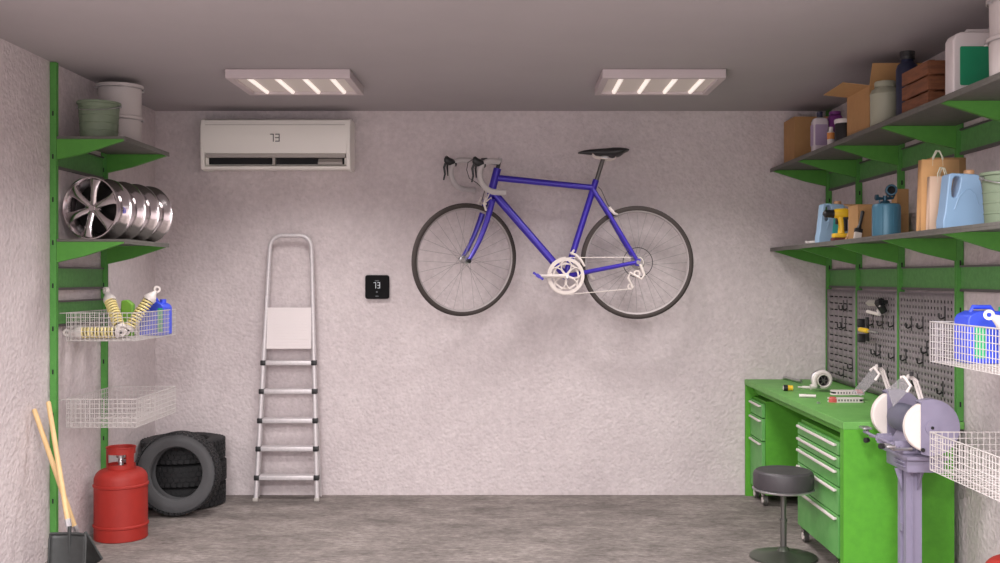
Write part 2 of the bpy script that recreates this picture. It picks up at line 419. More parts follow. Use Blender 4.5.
# wheels: a wheel in the XZ plane about the origin
def wheel(C, M4, nsp=28, drop=None):
    Rt = .3265
    def X(q): return M4 @ q
    b = B()
    pr = [(.296, -.009), (.300, -.0105), (.302, -.009), (.302, .009), (.300, .0105), (.296, .009), (.291, .005), (.289, 0), (.291, -.005)]
    b.lathe(pr, C, (0, 1, 0), 72, True, M4)
    rim = b.out('wheel', M['rimgrey'], root)
    b = B(); pr = [(.3115 + .0158 * math.cos(q), .0158 * math.sin(q)) for q in [2 * PI * i / 12 for i in range(12)]]
    b.lathe(pr, C, (0, 1, 0), 84, True, M4); b.out('tire', M['tyre'], rim)
    b = B(); b.lathe([(.006, -.05), (.006, -.036), (.02, -.035), (.02, -.031), (.012, -.028), (.012, .028), (.02, .031), (.02, .035), (.006, .036), (.006, .05), (0, .05)], C, (0, 1, 0), 20, False, M4)
    b.out('hub', M['steel'], rim)
    for i in range(nsp):
        a = 2 * PI * i / nsp; sd = 1 if i % 2 else -1
        ah = a + (1.15 if (i // 2) % 2 else -1.15)
        p0 = Vector(C) + Vector((.018 * math.cos(ah), sd * .032, .018 * math.sin(ah)))
        p1 = Vector(C) + Vector((.289 * math.cos(a), 0, .289 * math.sin(a)))
        B().cyl(p0, p1, .0011, n=4, M4=M4).out('spoke', M['spoke'], rim)
    return rim
wheel(RH, Matrix.Identity(4), 32)
TH = 27
SM = Matrix.Translation(head_b) @ Matrix.Rotation(math.radians(TH), 4, k) @ Matrix.Translation(-head_b)
hub = head_b - k * .395 + e * .057
wheel(hub, SM, 28)
# fork
b = B()
b.cyl(head_b - k * .022, head_b + k * .008, .019, n=14, M4=SM)
b.rbox(-.018, .018, -.05, .05, -.012, .012, .006, 2, SM @ T(*(head_b - k * .03)))
for sd in (-1, 1):
    c0 = head_b - k * .03 + Vector((0, sd * .042, 0)); c2 = hub + Vector((0, sd * .05, 0))
    c1 = c0.lerp(head_b - k * .395 + Vector((0, sd * .048, 0)), .6)
    pts = [c0 * (1 - u) ** 2 + c1 * 2 * u * (1 - u) + c2 * u * u for u in [i / 7 for i in range(8)]]
    b.tube(pts, [.0175, .0175, .017, .016, .015, .0135, .0125, .011], 10, M4=SM)
b.out('fork', M['purple'], root)
for sd in (-1, 1):
    B().cyl(hub + Vector((0, sd * .046, 0)), hub + Vector((0, sd * .066, 0)), .012, n=12, M4=SM).out('axle_nut', M['bike_black'], root)
# stem, bar
bc = head_b + k * .2 + Vector((-.092, 0, .006))
b = B(); b.cyl(head_t - k * .0, head_b + k * .212, .0115, n=12, M4=SM); b.cyl(head_b + k * .195, bc, .0125, .011, n=12, M4=SM)
b.cyl(bc - Vector((0, .022, 0)), bc + Vector((0, .022, 0)), .019, n=14, M4=SM)
b.out('stem', M['bike_black'], root)
B().cyl(head_b + k * .206, head_b + k * .226, .014, n=14, M4=SM).out('headset_cap', M['steel'], root)
bar = B().cyl(bc - Vector((0, .19, 0)), bc + Vector((0, .19, 0)), .0125, n=12, M4=SM).out('handlebar', M['bartape'], root)
def drop(sd):
    prof = [(0, 0), (.03, .001), (.065, .0), (.098, -.012), (.118, -.04), (.122, -.075), (.112, -.112), (.09, -.142), (.06, -.162), (.025, -.17), (-.035, -.172)]
    pts = []
    for i, (u, z) in enumerate(prof):
        pts.append(bc + Vector((-u, sd * (.19 + min(i, 2) * .005 + .01 * i / 10), z)))
    out = []                               # Catmull-Rom through the profile
    for i in range(len(pts) - 1):
        p0 = pts[max(i - 1, 0)]; p1 = pts[i]; p2 = pts[i + 1]; p3 = pts[min(i + 2, len(pts) - 1)]
        for q in range(4):
            w = q / 4
            out.append(.5 * ((2 * p1) + (p2 - p0) * w + (2 * p0 - 5 * p1 + 4 * p2 - p3) * w * w + (3 * p1 - p0 - 3 * p2 + p3) * w ** 3))
    out.append(pts[-1])
    B().tube(out, .0165, 12, M4=SM).out('drop_bar', M['bartape'], bar)
    h = pts[3]
    lv = B()
    r = []
    for (u, zc, hx, hz) in ((-.006, -.008, .016, .017), (.012, -.002, .017, .02), (.035, .004, .017, .023), (.052, .012, .016, .026), (.062, .014, .012, .02), (.068, .012, .006, .01)):
        r.append([h + Vector((-u, math.cos(q) * hx, zc + math.sin(q) * hz)) for q in [2 * PI * i / 12 for i in range(12)]])
    lv.loft(r, M4=SM); hood = lv.out('brake_hood', M['bike_black'], bar, sharp=60)
    B().tube([h + Vector((-.055, 0, .002)), h + Vector((-.068, 0, -.03)), h + Vector((-.062, 0, -.07)), h + Vector((-.07, 0, -.105))], [.008, .0075, .006, .005], 8, M4=SM).out('brake_lever', M['bike_black'], hood)
    B().tube([h + Vector((-.04, .008, .0)), h + Vector((-.045, .01, -.03)), h + Vector((-.038, .012, -.08))], [.006, .006, .004], 8, M4=SM).out('shift_lever', M['bike_black'], hood)
drop(-1); drop(1)
q0 = SM @ (bc + Vector((-.12, -.2, -.01)))
B().tube([P(476, 161, -.15), P(469, 165, -.14), P(467.5, 172, -.12), P(470, 180, -.1), P(477, 184, -.08), P(485, 191, -.05), P(482, 202, -.05)], .0022, 6).out('brake_cable', M['bike_black'], root)
B().tube([P(598, 187, -.01), P(601, 190, -.015), P(604, 197, -.02), P(607.5, 205, -.02), P(611, 209, -.02)], .0022, 6).out('brake_cable', M['bike_black'], root)
# brakes
b = B()
fc = head_b - k * .055
b.tube([fc + Vector((-.03, -.03, .045)), fc + Vector((-.042, -.035, .01)), fc + Vector((-.03, -.035, -.025)), fc + Vector((-.008, -.03, -.03))], .007, 8, M4=SM)
b.tube([fc + Vector((-.03, .03, .045)), fc + Vector((-.042, .035, .01)), fc + Vector((-.03, .035, -.025))], .007, 8, M4=SM)
b.tube([fc + Vector((-.03, -.03, .02)), fc + Vector((.0, -.036, .045)), fc + Vector((.012, -.034, .01)), fc + Vector((0, -.03, -.02))], .005, 8, M4=SM)
b.cyl(fc + Vector((-.03, -.035, .03)), fc + Vector((0, -.03, .085)), .004, n=8, M4=SM)
b.cyl(fc + Vector((-.035, -.045, .01)), fc + Vector((-.02, .045, .01)), .006, n=8, M4=SM)
b.out('front_brake', M['bike_white'], root)
b = B()
b.tube([P(609, 207.5, -.034), P(611, 211, -.036), P(614, 214, -.03), P(617, 214.5, -.018)], [.006, .009, .008, .006], 8)
b.tube([P(609, 207.5, .034), P(611, 211, .036), P(614, 214, .03), P(617, 214.5, .018)], [.006, .009, .008, .006], 8)
b.cyl(P(612, 211, -.036), P(612, 211, .036), .006, n=8)
b.out('rear_brake', M['bike_white'], root)
# cranks and rings
cr = BBp + Vector((0, -.058, 0)); b = B()
def ring(b, c, r0, r1, th, n=48, teeth=0):
    b.lathe([(r0, -th), (r1, -th), (r1, th), (r0, th)], c, (0, 1, 0), n, True)
ring(b, cr, .086, .105, .003); ring(b, cr + Vector((0, .008, 0)), .066, .076, .002)
for i in range(5):
    a = 2 * PI * i / 5 + .3
    d = Vector((math.cos(a), 0, math.sin(a))); n_ = Vector((-d.z, 0, d.x))
    for sg in (-1, 1):
        b.tube([cr + d * .012 + n_ * sg * .006, cr + d * .04 + n_ * sg * .026, cr + d * .068 + n_ * sg * .03, cr + d * .09 + n_ * sg * .012], .0045, 6)
b.cyl(cr + Vector((0, -.01, 0)), cr + Vector((0, .012, 0)), .018, n=18)
ch = b.out('chainring', M['bike_white'], root)
B().cyl(cr + Vector((0, -.014, 0)), cr + Vector((0, -.0095, 0)), .013, n=14).out('crank_bolt', M['steel'], ch)
pe0 = P(539, 276, -.075)
b = B(); b.tube([cr + Vector((0, -.012, 0)), cr.lerp(pe0, .5) + Vector((0, -.006, 0)), pe0], [.013, .01, .009], 10); b.out('crank_arm', M['bike_white'], root)
def pedal(c, m, s=-1):
    b = B(); b.cyl(c, c + Vector((0, s * .09, 0)), .006, n=10)
    MM = T(*(c + Vector((0, s * .055, 0)))) @ Ry(35)
    b.rbox(-.035, -.026, -.03, .03, -.007, .007, .002, 1, MM); b.rbox(.026, .035, -.03, .03, -.007, .007, .002, 1, MM)
    b.box(-.03, .03, -.03, -.026, -.006, .006, MM); b.box(-.03, .03, .026, .03, -.006, .006, MM); b.box(-.012, .012, -.028, .028, -.01, .01, MM)
    return b.out('pedal', m, root)
pedal(pe0 + Vector((-.008, 0, 0)), M['purple'])
pf = P(591, 275.5, .075); pf.y = YB + .075
b = B(); b.tube([BBp + Vector((0, .045, 0)), BBp.lerp(pf, .5) + Vector((0, .035, 0)), pf], [.013, .01, .009], 10); b.out('crank_arm', M['bike_white'], root)
pedal(pf, M['bike_white'], 1)
# cassette, guard, derailleurs, chain
b = B()
for i, r in enumerate((.042, .038, .034, .03, .026, .022)): b.lathe([(.01, 0), (r, 0), (r, -.002), (.01, -.002)], RH + Vector((0, -.034 - .004 * i, 0)), (0, 1, 0), 28, True)
b.cyl(RH + Vector((0, -.03, 0)), RH + Vector((0, -.066, 0)), .012, n=12)
b.out('cassette', M['cog'], root)
B().lathe([(.085 + .0022 * math.cos(q), .0022 * math.sin(q)) for q in [2 * PI * i / 6 for i in range(6)]], RH + Vector((.001, -.03, 0)), (0, 1, 0), 48, True).out('spoke_guard', M['bike_black'], root)
dy = -.05
b = B()
b.tube([RH + Vector((.01, -.062, -.01)), P(641, 270, -.065), P(643, 275, -.07), P(640, 279, -.07), P(634, 275.5, -.065), P(629, 272.5, -.06), P(627, 278, -.058), P(630, 284, -.056), P(631, 288, -.055)], [.008, .009, .008, .006, .008, .006, .007, .006, .006], 8)
for (px, py, r) in ((636, 273.5, .02), (629.5, 286.5, .018)): ring(b, P(px, py, dy), r * .55, r, .004, 18)
b.out('rear_derailleur', M['bike_white'], root)
b = B(); b.tube([P(570, 253, -.04), P(575, 255, -.055), P(580, 260, -.06), P(584, 266.5, -.06)], [.006, .008, .008, .006], 8); b.cyl(P(571, 254, -.045), P(574, 250, -.01), .007, n=8)
b.out('front_derailleur', M['bike_white'], root)
cpts = [P(565, 257.8, -.058), P(575, 257, -.057), P(634, 257.5, -.05)]
def link(b, a, c): b.tube([a, c], .0028, 6)
b = B(); link(b, P(568, 257.8, -.058), P(634, 257.5, -.046)); link(b, P(566, 294.5, -.058), P(628, 289, -.05))
for a0, a1, c, r in ((90, 270, cr, .1065), (-90, 90, RH + Vector((0, -.046, 0)), .03)):
    b.tube([Vector(c) + Vector((r * math.cos(math.radians(a0 + (a1 - a0) * i / 16)), 0, r * math.sin(math.radians(a0 + (a1 - a0) * i / 16)))) for i in range(17)], .0028, 6)
b.out('chain', M['bike_white'], root)

# ------------------------------------------------------------------ uprights, bands, shelves
ZS1, ZS2 = 1.965, 1.488                       # tops of upper and lower shelf
def upright(y, side, label, z0=0.0):
    b = B()
    xw = WL if side < 0 else WR; sg = -side
    a, c = sorted((xw + sg * .002, xw + sg * .032))
    for q0, q1 in ((y - .0115, y - .004), (y + .004, y + .0115)): b.box(a, c, q0, q1, z0, CZ - .004)
    xo = xw + sg * .028; a2, c2 = sorted((xw + sg * .002, xo))
    b.box(a2, c2, y - .0045, y + .0045, z0, CZ - .004)
    b.mi = 1
    for i in range(int((CZ - .1 - z0) / .05)):
        zz = z0 + .06 + i * .05
        a3, c3 = sorted((xw + sg * .0275, xw + sg * .0292)); b.box(a3, c3, y - .0032, y + .0032, zz, zz + .022)
        if i % 4 == 0: b.box(xw + sg * .016 - .0035, xw + sg * .016 + .0035, y - .0122, y - .0105, zz, zz + .022)
    o = b.out('shelf_upright', None, mats=[M['green_post'], M['dark']])
    tag(o, label, 'shelf upright', 'green uprights on the ' + ('left' if side < 0 else 'right') + ' wall')
    return o
LP = [4.884, 5.49]
RP = [6.29, 5.745, 5.125, 4.46, 3.83, 3.2]
ll = ['green slotted upright on the left wall beside the shovel handles', 'green slotted upright on the left wall rising behind the red gas cylinder']
for y, l in zip(LP, ll): upright(y, -1, l)
rl = ['green upright in the far corner of the right wall', 'green upright on the right wall, next one out from the far corner',
      'green upright on the right wall between the two hole-punched panels nearest the grinder', 'green upright at the near end of the bench, right of the grinder wheels',
      'green upright at the right edge behind the blue can basket', 'green upright on the right wall nearest the camera']
for i, (y, l) in enumerate(zip(RP[:5], rl)): upright(y, 1, l, .7 if i < 4 else 0)

def band(y0, y1, z0, z1, side, label, lip=True):
    xw = WL if side < 0 else WR; sg = -side
    y0 += .0125; y1 -= .0125
    a, c = sorted((xw + sg * .001, xw + sg * .014))
    o = B().box(a, c, y0, y1, z0, z1).out('wall_panel', M['green_panel'])
    tag(o, label, 'wall panel', 'green panels between the uprights')
    if lip:
        a, c = sorted((xw + sg * .001, xw + sg * .02))
        B().box(a, c, y0, y1, z0 - .012, z0).out('edge_strip', M['trim'], o)
        B().box(a, c, y0, y1, z1, z1 + .008).out('edge_strip', M['trim'], o)
    return o
band(LP[0], LP[1], 1.832, 1.93, -1, 'green panel on the left wall just under the bucket shelf')
band(LP[0], LP[1], 1.262, 1.352, -1, 'green panel on the left wall below the wheel rim shelf, upper of two')
band(LP[0], LP[1], 1.09, 1.192, -1, 'green panel on the left wall directly above the upper wire basket')
seg = ['in the far corner', 'second from the far corner', 'third from the far corner', 'nearest the camera']
for i in range(4):
    band(RP[i + 1], RP[i], 1.84, 1.93, 1, 'green panel on the right wall under the top shelf, ' + seg[i])
    band(RP[i + 1], RP[i], 1.262, 1.352, 1, 'green panel on the right wall under the lower shelf, ' + seg[i])

def shelf(side, zt, y0, y1, posts, label, dep=.352):
    xw = WL if side < 0 else WR; sg = -side
    a, c = sorted((xw + sg * .0332, xw + sg * dep))
    cx = (a + c) / 2
    t = thing('shelf', (cx, (y0 + y1) / 2, zt - .02), label, 'shelf')
    B().box(a, c, y0, y1, zt - .012, zt).out('board', M['shelf'], t, bevel=.0015)
    fx = xw + sg * dep
    a1, c1 = sorted((fx, fx - sg * .006))
    B().box(a1, c1, y0, y1, zt - .022, zt - .0122).out('front_lip', M['shelf'], t)
    for y in posts:
        z = zt - .013
        poly = [(xw + sg * .0335, z), (xw + sg * (dep - .008), z), (xw + sg * (dep - .008), z - .006), (xw + sg * .16, z - .066), (xw + sg * .0335, z - .095)]
        b = B(); b.prism(poly, 'y', y - .012, y - .009); b.prism(poly, 'y', y + .009, y + .012)
        b.prism([poly[2], poly[3], poly[4], (poly[4][0], poly[4][1] + .004), (poly[3][0], poly[3][1] + .004), (poly[2][0], poly[2][1] + .003)], 'y', y - .009, y + .009)
        b.out('bracket', M['green_bracket'], t)
    return t
shelf(-1, ZS1, LP[0] - .012, LP[1] + .014, LP, 'upper grey shelf on the left wall under the buckets')
shelf(-1, ZS2, LP[0] - .012, LP[1] + .014, LP, 'lower grey shelf on the left wall under the chrome wheel rims')
shelf(1, ZS1, 3.05, WB - .004, RP[:5], 'long upper grey shelf on the right wall holding boxes and canisters', .36)
shelf(1, ZS2, 3.05, WB - .004, RP[:5], 'long lower grey shelf on the right wall holding jugs and paper bags', .36)

# ------------------------------------------------------------------ pegboards
def pegboard(y0, y1, wide, label):
    y0 += .0135; y1 -= .0135; z0, z1 = .712, 1.236; x = WR - .028
    t = thing('perforated_panel', (x, (y0 + y1) / 2, z0), label, 'perforated panel', 'hole-punched grey panels above the bench')
    py, hy = (.036, .015) if not wide else (.085, .066)
    pz, hz = (.0305, .0125) if not wide else (.0375, .007)
    ys = [y0]; ny = int((y1 - y0 - .02) / py); st = y0 + ((y1 - y0) - ny * py) / 2
    for i in range(ny): ys += [st + i * py + (py - hy) / 2, st + i * py + (py + hy) / 2]
    ys.append(y1)
    zs = [z0]; nz = int((z1 - z0 - .02) / pz); sz = z0 + ((z1 - z0) - nz * pz) / 2
    for i in range(nz): zs += [sz + i * pz + (pz - hz) / 2, sz + i * pz + (pz + hz) / 2]
    zs.append(z1)
    vs = [(x, a, c) for a in ys for c in zs]; n = len(zs); fs = []
    for i in range(len(ys) - 1):
        for j in range(n - 1):
            if i % 2 == 1 and j % 2 == 1: continue
            fs.append((i * n + j, (i + 1) * n + j, (i + 1) * n + j + 1, i * n + j + 1))
    b = B(); b.add(vs, fs); o = b.out('perforated_sheet', M['peg'], t)
    so = o.modifiers.new('solid', 'SOLIDIFY'); so.thickness = .003
    b = B(); b.box(x, WR - .001, y0, y1, z0 - .004, z0); b.box(x, WR - .001, y0, y1, z1, z1 + .004)
    b.box(x, WR - .001, y0 - .001, y0 + .002, z0, z1); b.box(x, WR - .001, y1 - .002, y1 + .001, z0, z1)
    b.out('rim', M['peg'], t)
    B().box(WR - .004, WR - .001, y0 + .003, y1 - .003, z0 + .001, z1 - .001).out('shade_backing', M['dark'], t)  # dark sheet: the shade behind the holes is put into its colour
    return t
pegboard(RP[1], RP[0], True, 'slotted grey tool panel in the far corner above the bench')
pegboard(RP[2], RP[1], False, 'hole-punched grey tool panel holding the yellow screwdriver')
pegboard(RP[3], RP[2], False, 'hole-punched grey tool panel behind the grinder, nearest the camera')

hooks = [(844, 306), (847.5, 306), (842.5, 324), (846, 324.5), (853, 365), (844, 372), (873.5, 321), (883, 321.5), (894, 322.5), (876.5, 350), (880.5, 351.5), (894.5, 354), (888, 374),
         (912, 323.5), (923.5, 324), (945.5, 314), (906.5, 356), (923.5, 359), (927.5, 348.5), (918, 381), (943.5, 389)]
hooks.sort()
xh = WR - .0285
def hook_proto():
    b = B(); b.rbox(-.004, 0, -.008, .008, -.035, .035, .0015)
    b.tube([(-.004, 0, -.015), (-.02, 0, -.022), (-.028, 0, -.018), (-.03, 0, .004)], .004, 6)
    return b.out('peg_hook', M['black'], local=True)
hp = None; cnt = {}
tot = {}
def pan(y): return 'slotted corner panel' if y > RP[1] else 'middle hole-punched panel' if y > RP[2] else 'hole-punched panel behind the grinder'
ords = ['first', 'second', 'third', 'fourth', 'fifth', 'sixth', 'seventh', 'eighth', 'ninth']
for px, py in hooks:
    s = (px - VX) / xh; y = F / s; z = H - (py - VY) / s
    if hp is None: hp = hook_proto(); o = hp
    else: o = dup(hp)
    o.location = (xh, y, z); w = pan(y); cnt[w] = cnt.get(w, 0) + 1
    tag(o, 'small black hook on the ' + w + ', ' + ords[cnt[w] - 1] + ' from its left edge', 'hook', 'black hooks on the tool panels')

def pegpos(px, py, off=.03):
    x = xh - off; s = (px - VX) / x
    return Vector((x, F / s, H - (py - VY) / s))
a = pegpos(859.5, 329.5, .05); c = pegpos(868, 331, .05); d = pegpos(877, 332.5, .05)
t = thing('screwdriver', c, 'yellow handled screwdriver held on the middle tool panel', 'screwdriver')
b = B(); b.tube([a, a.lerp(c, .15), a.lerp(c, .5), a.lerp(c, .85), c], [.009, .0135, .012, .0135, .009], 10); b.out('handle', M['yellow'], t)
B().cyl(c, d, .0045, n=8).out('shaft', M['steel'], t)
b = B(); e1 = pegpos(860, 318, .0); e2 = pegpos(862, 338, .0)
for q in (pegpos(861, 323, .02), pegpos(861.5, 338, .02)): b.rbox(-.02, .02, -.012, .012, -.022, .022, .003, 2, T(q.x, q.y, q.z))
b.box(xh - .012, xh - .002, a.y - .01, a.y + .02, e2.z - .01, e1.z + .01); b.out('holder', M['black'], t)
t = thing('rivet_gun', pegpos(876, 318), 'silver and black hand riveter hanging on the middle tool panel', 'rivet gun')
p1, p2, p3, p4 = pegpos(868, 303, .05), pegpos(878, 303.5, .04), pegpos(882, 302, .03), pegpos(867.5, 311.5, .06)
p5, p6, p7 = pegpos(879.5, 314.5, .045), pegpos(880.5, 306, .04), pegpos(884, 312, .02)
b = B(); b.tube([p1, p2], [.014, .016], 4); b.out('body', M['grey_ac'], t)
b = B(); b.tube([p2, p3], .022, 8); b.tube([p6, p7], [.02, .018], 8); b.cyl(p3, p3 + Vector((.028, 0, 0)), .01, n=8); b.out('grip', M['black'], t)
b = B(); b.tube([p4, p5], [.009, .008], 8); b.tube([p5, pegpos(877.5, 310.5, .045), p6], .007, 8); b.out('handle', M['silverwhite'], t)

# ------------------------------------------------------------------ wire baskets
def basket(side, y0, y1, z0, z1, label):
    xw = WL if side < 0 else WR; sg = -side
    xb = xw + sg * .045; xf = xw + sg * .375; a, c = sorted((xb, xf))
    t = thing('wire_basket', ((a + c) / 2, (y0 + y1) / 2, z0), label, 'basket', 'wire baskets on the uprights')
    r = .0015; g = .0225
    b = B()
    nx = round((c - a) / g); ny = round((y1 - y0) / g); nz = round((z1 - z0) / g)
    def rod(p, q, rr=r): b.cyl(p, q, rr, n=4, cap=False)
    for i in range(nx + 1):
        x = a + (c - a) * i / nx
        rod((x, y0, z0), (x, y0, z1)); rod((x, y1, z0), (x, y1, z1)); (rod((x, y0, z0), (x, y1, z0)) if i % 2 == 0 else None)
    for i in range(ny + 1):
        y = y0 + (y1 - y0) * i / ny
        rod((a, y, z0), (a, y, z1)); rod((c, y, z0), (c, y, z1)); (rod((a, y, z0), (c, y, z0)) if i % 2 == 0 else None)
    for i in range(nz):
        z = z0 + (z1 - z0) * i / nz
        rod((a, y0, z), (c, y0, z)); rod((a, y1, z), (c, y1, z)); rod((a, y0, z), (a, y1, z)); rod((c, y0, z), (c, y1, z))
    b.out('wire_mesh', M['wire'], t)
    B().tube([(a, y0, z1), (c, y0, z1), (c, y1, z1), (a, y1, z1)], .003, 6, closed=True).out('rim', M['wire'], t)
    for y, yp in ((y0, (4.905, 3.2215)[side > 0]), (y1 - (.04, .04)[side > 0], (5.49, 3.83)[side > 0])):
        B().tube([(xb, y, z1), (xw + sg * .0355, y + (yp - y) * .6, z1), (xw + sg * .0355, yp, z1)], .0025, 6).out('mounting_hook', M['wire'], t)
    return t
basket(-1, 4.953, 5.53, 1.01, 1.142, 'upper wire basket on the left wall holding coil spring dampers')
basket(-1, 4.953, 5.53, .602, .735, 'empty lower wire basket on the left wall')
basket(1, 3.30, 3.87, 1.0, 1.146, 'upper wire basket at the right edge holding a blue can')
basket(1, 3.30, 3.87, .600, .739, 'empty lower wire basket at the right edge in front of the grinder')

# ------------------------------------------------------------------ pails
def pail(r, h, m, ribs, name='pail', lid=False, handle=True):
    t = thing(name, (0, 0, 0), '', 'bucket')
    rb = r * .84 if not lid else r * .93
    p = [(0, 0.002), (rb - .004, .002), (rb, 0), (rb, .004)]
    for i in range(1, 10):
        f = i / 10; rr = rb + (r - .006 - rb) * f
        p.append((rr, h * f)); 
        if ribs and i % 2 == 0: p += [(rr + .0018, h * f + .002), (rr + .0018, h * f + .005), (rr, h * f + .007)]
    p += [(r - .006, h - .012), (r, h - .01), (r + .001, h - .004), (r, h)]
    if lid: p += [(r - .006, h + .001), (r - .01, h - .004), (0, h - .004)]
    else: p += [(r - .006, h - .001), (r - .009, h - .01), (rb - .004, .008), (0, .007)]
    B().lathe(p, n=36).out('body', m, t, local=True)
    if lid: B().lathe([(r + .0005, h - .018), (r + .003, h - .016), (r + .003, h - .002), (r, h + .0005), (r - .004, h + .0015), (r - .012, h - .002)], n=36).out('lid', m, t, local=True)
    if handle:
        b = B(); b.tube([((r + .004) * math.cos(q), (r + .004) * math.sin(q), h - .02 + (-.03 if not lid else -.0) * abs(math.sin(q))) for q in [PI + PI * i / 16 for i in range(17)]], .002, 6)
        for sx in (-1, 1): b.cyl((sx * (r - .004), 0, h - .02), (sx * (r + .008), 0, h - .02), .006, n=8)
        b.out('handle', M['steel'] if not lid else M['steel'], t, local=True)
    return t
gp = pail(.1, .18, M['pail_green'], True); gp.location = (-1.97, 5.02, ZS1); tag(gp, 'grey-green ribbed bucket on the upper left shelf', 'bucket', 'green buckets')
g2 = dup(gp); g2.location = (1.715, 3.60, ZS2); tag(g2, 'grey-green bucket on the lower right shelf, cut by the picture edge', 'bucket', 'green buckets')
wp = pail(.112, .158, M['pail_white'], False, lid=True); wp.location = (-1.985, 5.33, ZS1); tag(wp, 'lower white bucket of the pair on the left shelf', 'bucket', 'white lidded buckets')
w2 = dup(wp); w2.location = (-1.985, 5.33, ZS1 + .16); w2.rotation_euler.z = .6; tag(w2, 'upper white bucket of the pair on the left shelf', 'bucket', 'white lidded buckets')
w3 = dup(wp); w3.location = (1.672, 3.42, ZS1); w3.scale = (1, 1, .8); w3.rotation_euler.z = -.4; tag(w3, 'lower white bucket at the right edge of the top shelf', 'bucket', 'white lidded buckets')
w4 = dup(wp); w4.location = (1.672, 3.42, ZS1 + .1285); w4.scale = (1, 1, .8); tag(w4, 'upper white bucket at the right edge of the top shelf', 'bucket', 'white lidded buckets')

# ------------------------------------------------------------------ wheel rims
def alloy(R=.148, W=.125):
    """axis along -Y (face towards -Y), origin on the shelf under the middle"""
    t = thing('wheel_rim', (0, 0, 0), '', 'wheel rim'); C = (0, 0, R)
    pr = [(R, -W / 2), (R, -W / 2 + .01), (R * .93, -W / 2 + .018), (R * .9, -W / 2 + .03), (R * .8, -W * .1), (R * .8, W * .2), (R * .9, W / 2 - .02), (R * .96, W / 2 - .01), (R, W / 2 - .008), (R, W / 2),
          (R * .965, W / 2), (R * .93, W / 2 - .012), (R * .77, W * .2), (R * .77, -W * .1), (R * .86, -W / 2 + .03), (R * .9, -W / 2 + .014), (R * .965, -W / 2)]
    B().lathe(pr, C, (0, 1, 0), 56, True).out('barrel', M['chrome'], t, local=True)
    b = B(); n = 6
    for i in range(n):
        a = 2 * PI * i / n + .35; d = Vector((math.cos(a), 0, math.sin(a))); q = Vector((-d.z, 0, d.x)); rings = []
        for (rr, w, y, th) in ((.018, .016, -W / 2 + .022, .012), (R * .35, .0165, -W / 2 + .014, .011), (R * .6, .0185, -W / 2 + .008, .010), (R * .8, .025, -W / 2 + .007, .009), (R * .92, .034, -W / 2 + .008, .008)):
            p = Vector(C) + d * rr
            rings.append([p + q * (w * u) + Vector((0, y + th * v, 0)) for (u, v) in ((-1, 1), (-.9, .2), (-.5, -.3), (0, -.45), (.5, -.3), (.9, .2), (1, 1))])
        b.loft(rings)
    b.lathe([(0, -W / 2 + .012), (.014, -W / 2 + .012), (.017, -W / 2 + .018), (.036, -W / 2 + .02), (.04, -W / 2 + .032), (.03, -W / 2 + .05), (0, -W / 2 + .05)], C, (0, 1, 0), 24)
    b.out('spokes', M['chrome'], t, local=True)
    b = B()
    for i in range(5):
        a = 2 * PI * i / 5; b.cyl((.027 * math.cos(a), -W / 2 + .0195, R + .027 * math.sin(a)), (.027 * math.cos(a), -W / 2 + .028, R + .027 * math.sin(a)), .0045, n=10)
    b.out('bolt_holes', M['dark'], t, local=True)
    B().lathe([(0, .0), (R * .76, .0), (R * .76, .004), (0, .004)], C, (0, 1, 0), 32).out('inner_disc', M['rimdark'], t, local=True)
    return t
rp = alloy()
rl_ = ['chrome wheel rim at the near end of the row, its face fully visible', 'chrome wheel rim second in the row from the camera', 'chrome wheel rim third in the row from the camera', 'chrome wheel rim at the far end of the row']
for i in range(4):
    o = rp if i == 0 else dup(rp)
    o.location = (-1.968 + .021 * i, 5.0 + .135 * i, ZS2 + .0005); o.rotation_euler = (0, 0, math.radians(-13 if i == 0 else -14))
    tag(o, rl_[i], 'wheel rim', 'chrome wheel rims on the left shelf')
b = B()                                                    # small blue lettering mark on the barrel of the nearest rim
for i, (u0, u1, w0, w1) in enumerate(((.06, .066, -.026, -.008), (.06, .078, -.026, -.02), (.06, .078, .0, .006), (.075, .08, -.026, .004), (.084, .09, -.024, -.006), (.084, .098, -.01, -.004), (.094, .1, -.024, .004))):
    a0, a1 = w0 / .148, w1 / .148; r = .1475
    vs = []
    for a in (a0, a1):
        for yy in (u0 - .0625 + -.0, u1 - .0625): 
            for rr in (r, r + .001): vs.append((rr * math.cos(a) * .93, yy * .6, .148 + rr * math.sin(a) * .93))
    b.add(vs, [(0, 1, 3, 2), (4, 6, 7, 5), (0, 4, 5, 1), (2, 3, 7, 6), (0, 2, 6, 4), (1, 5, 7, 3)])
b.out('blue_marking', M['stickerblue'], rp, local=True)

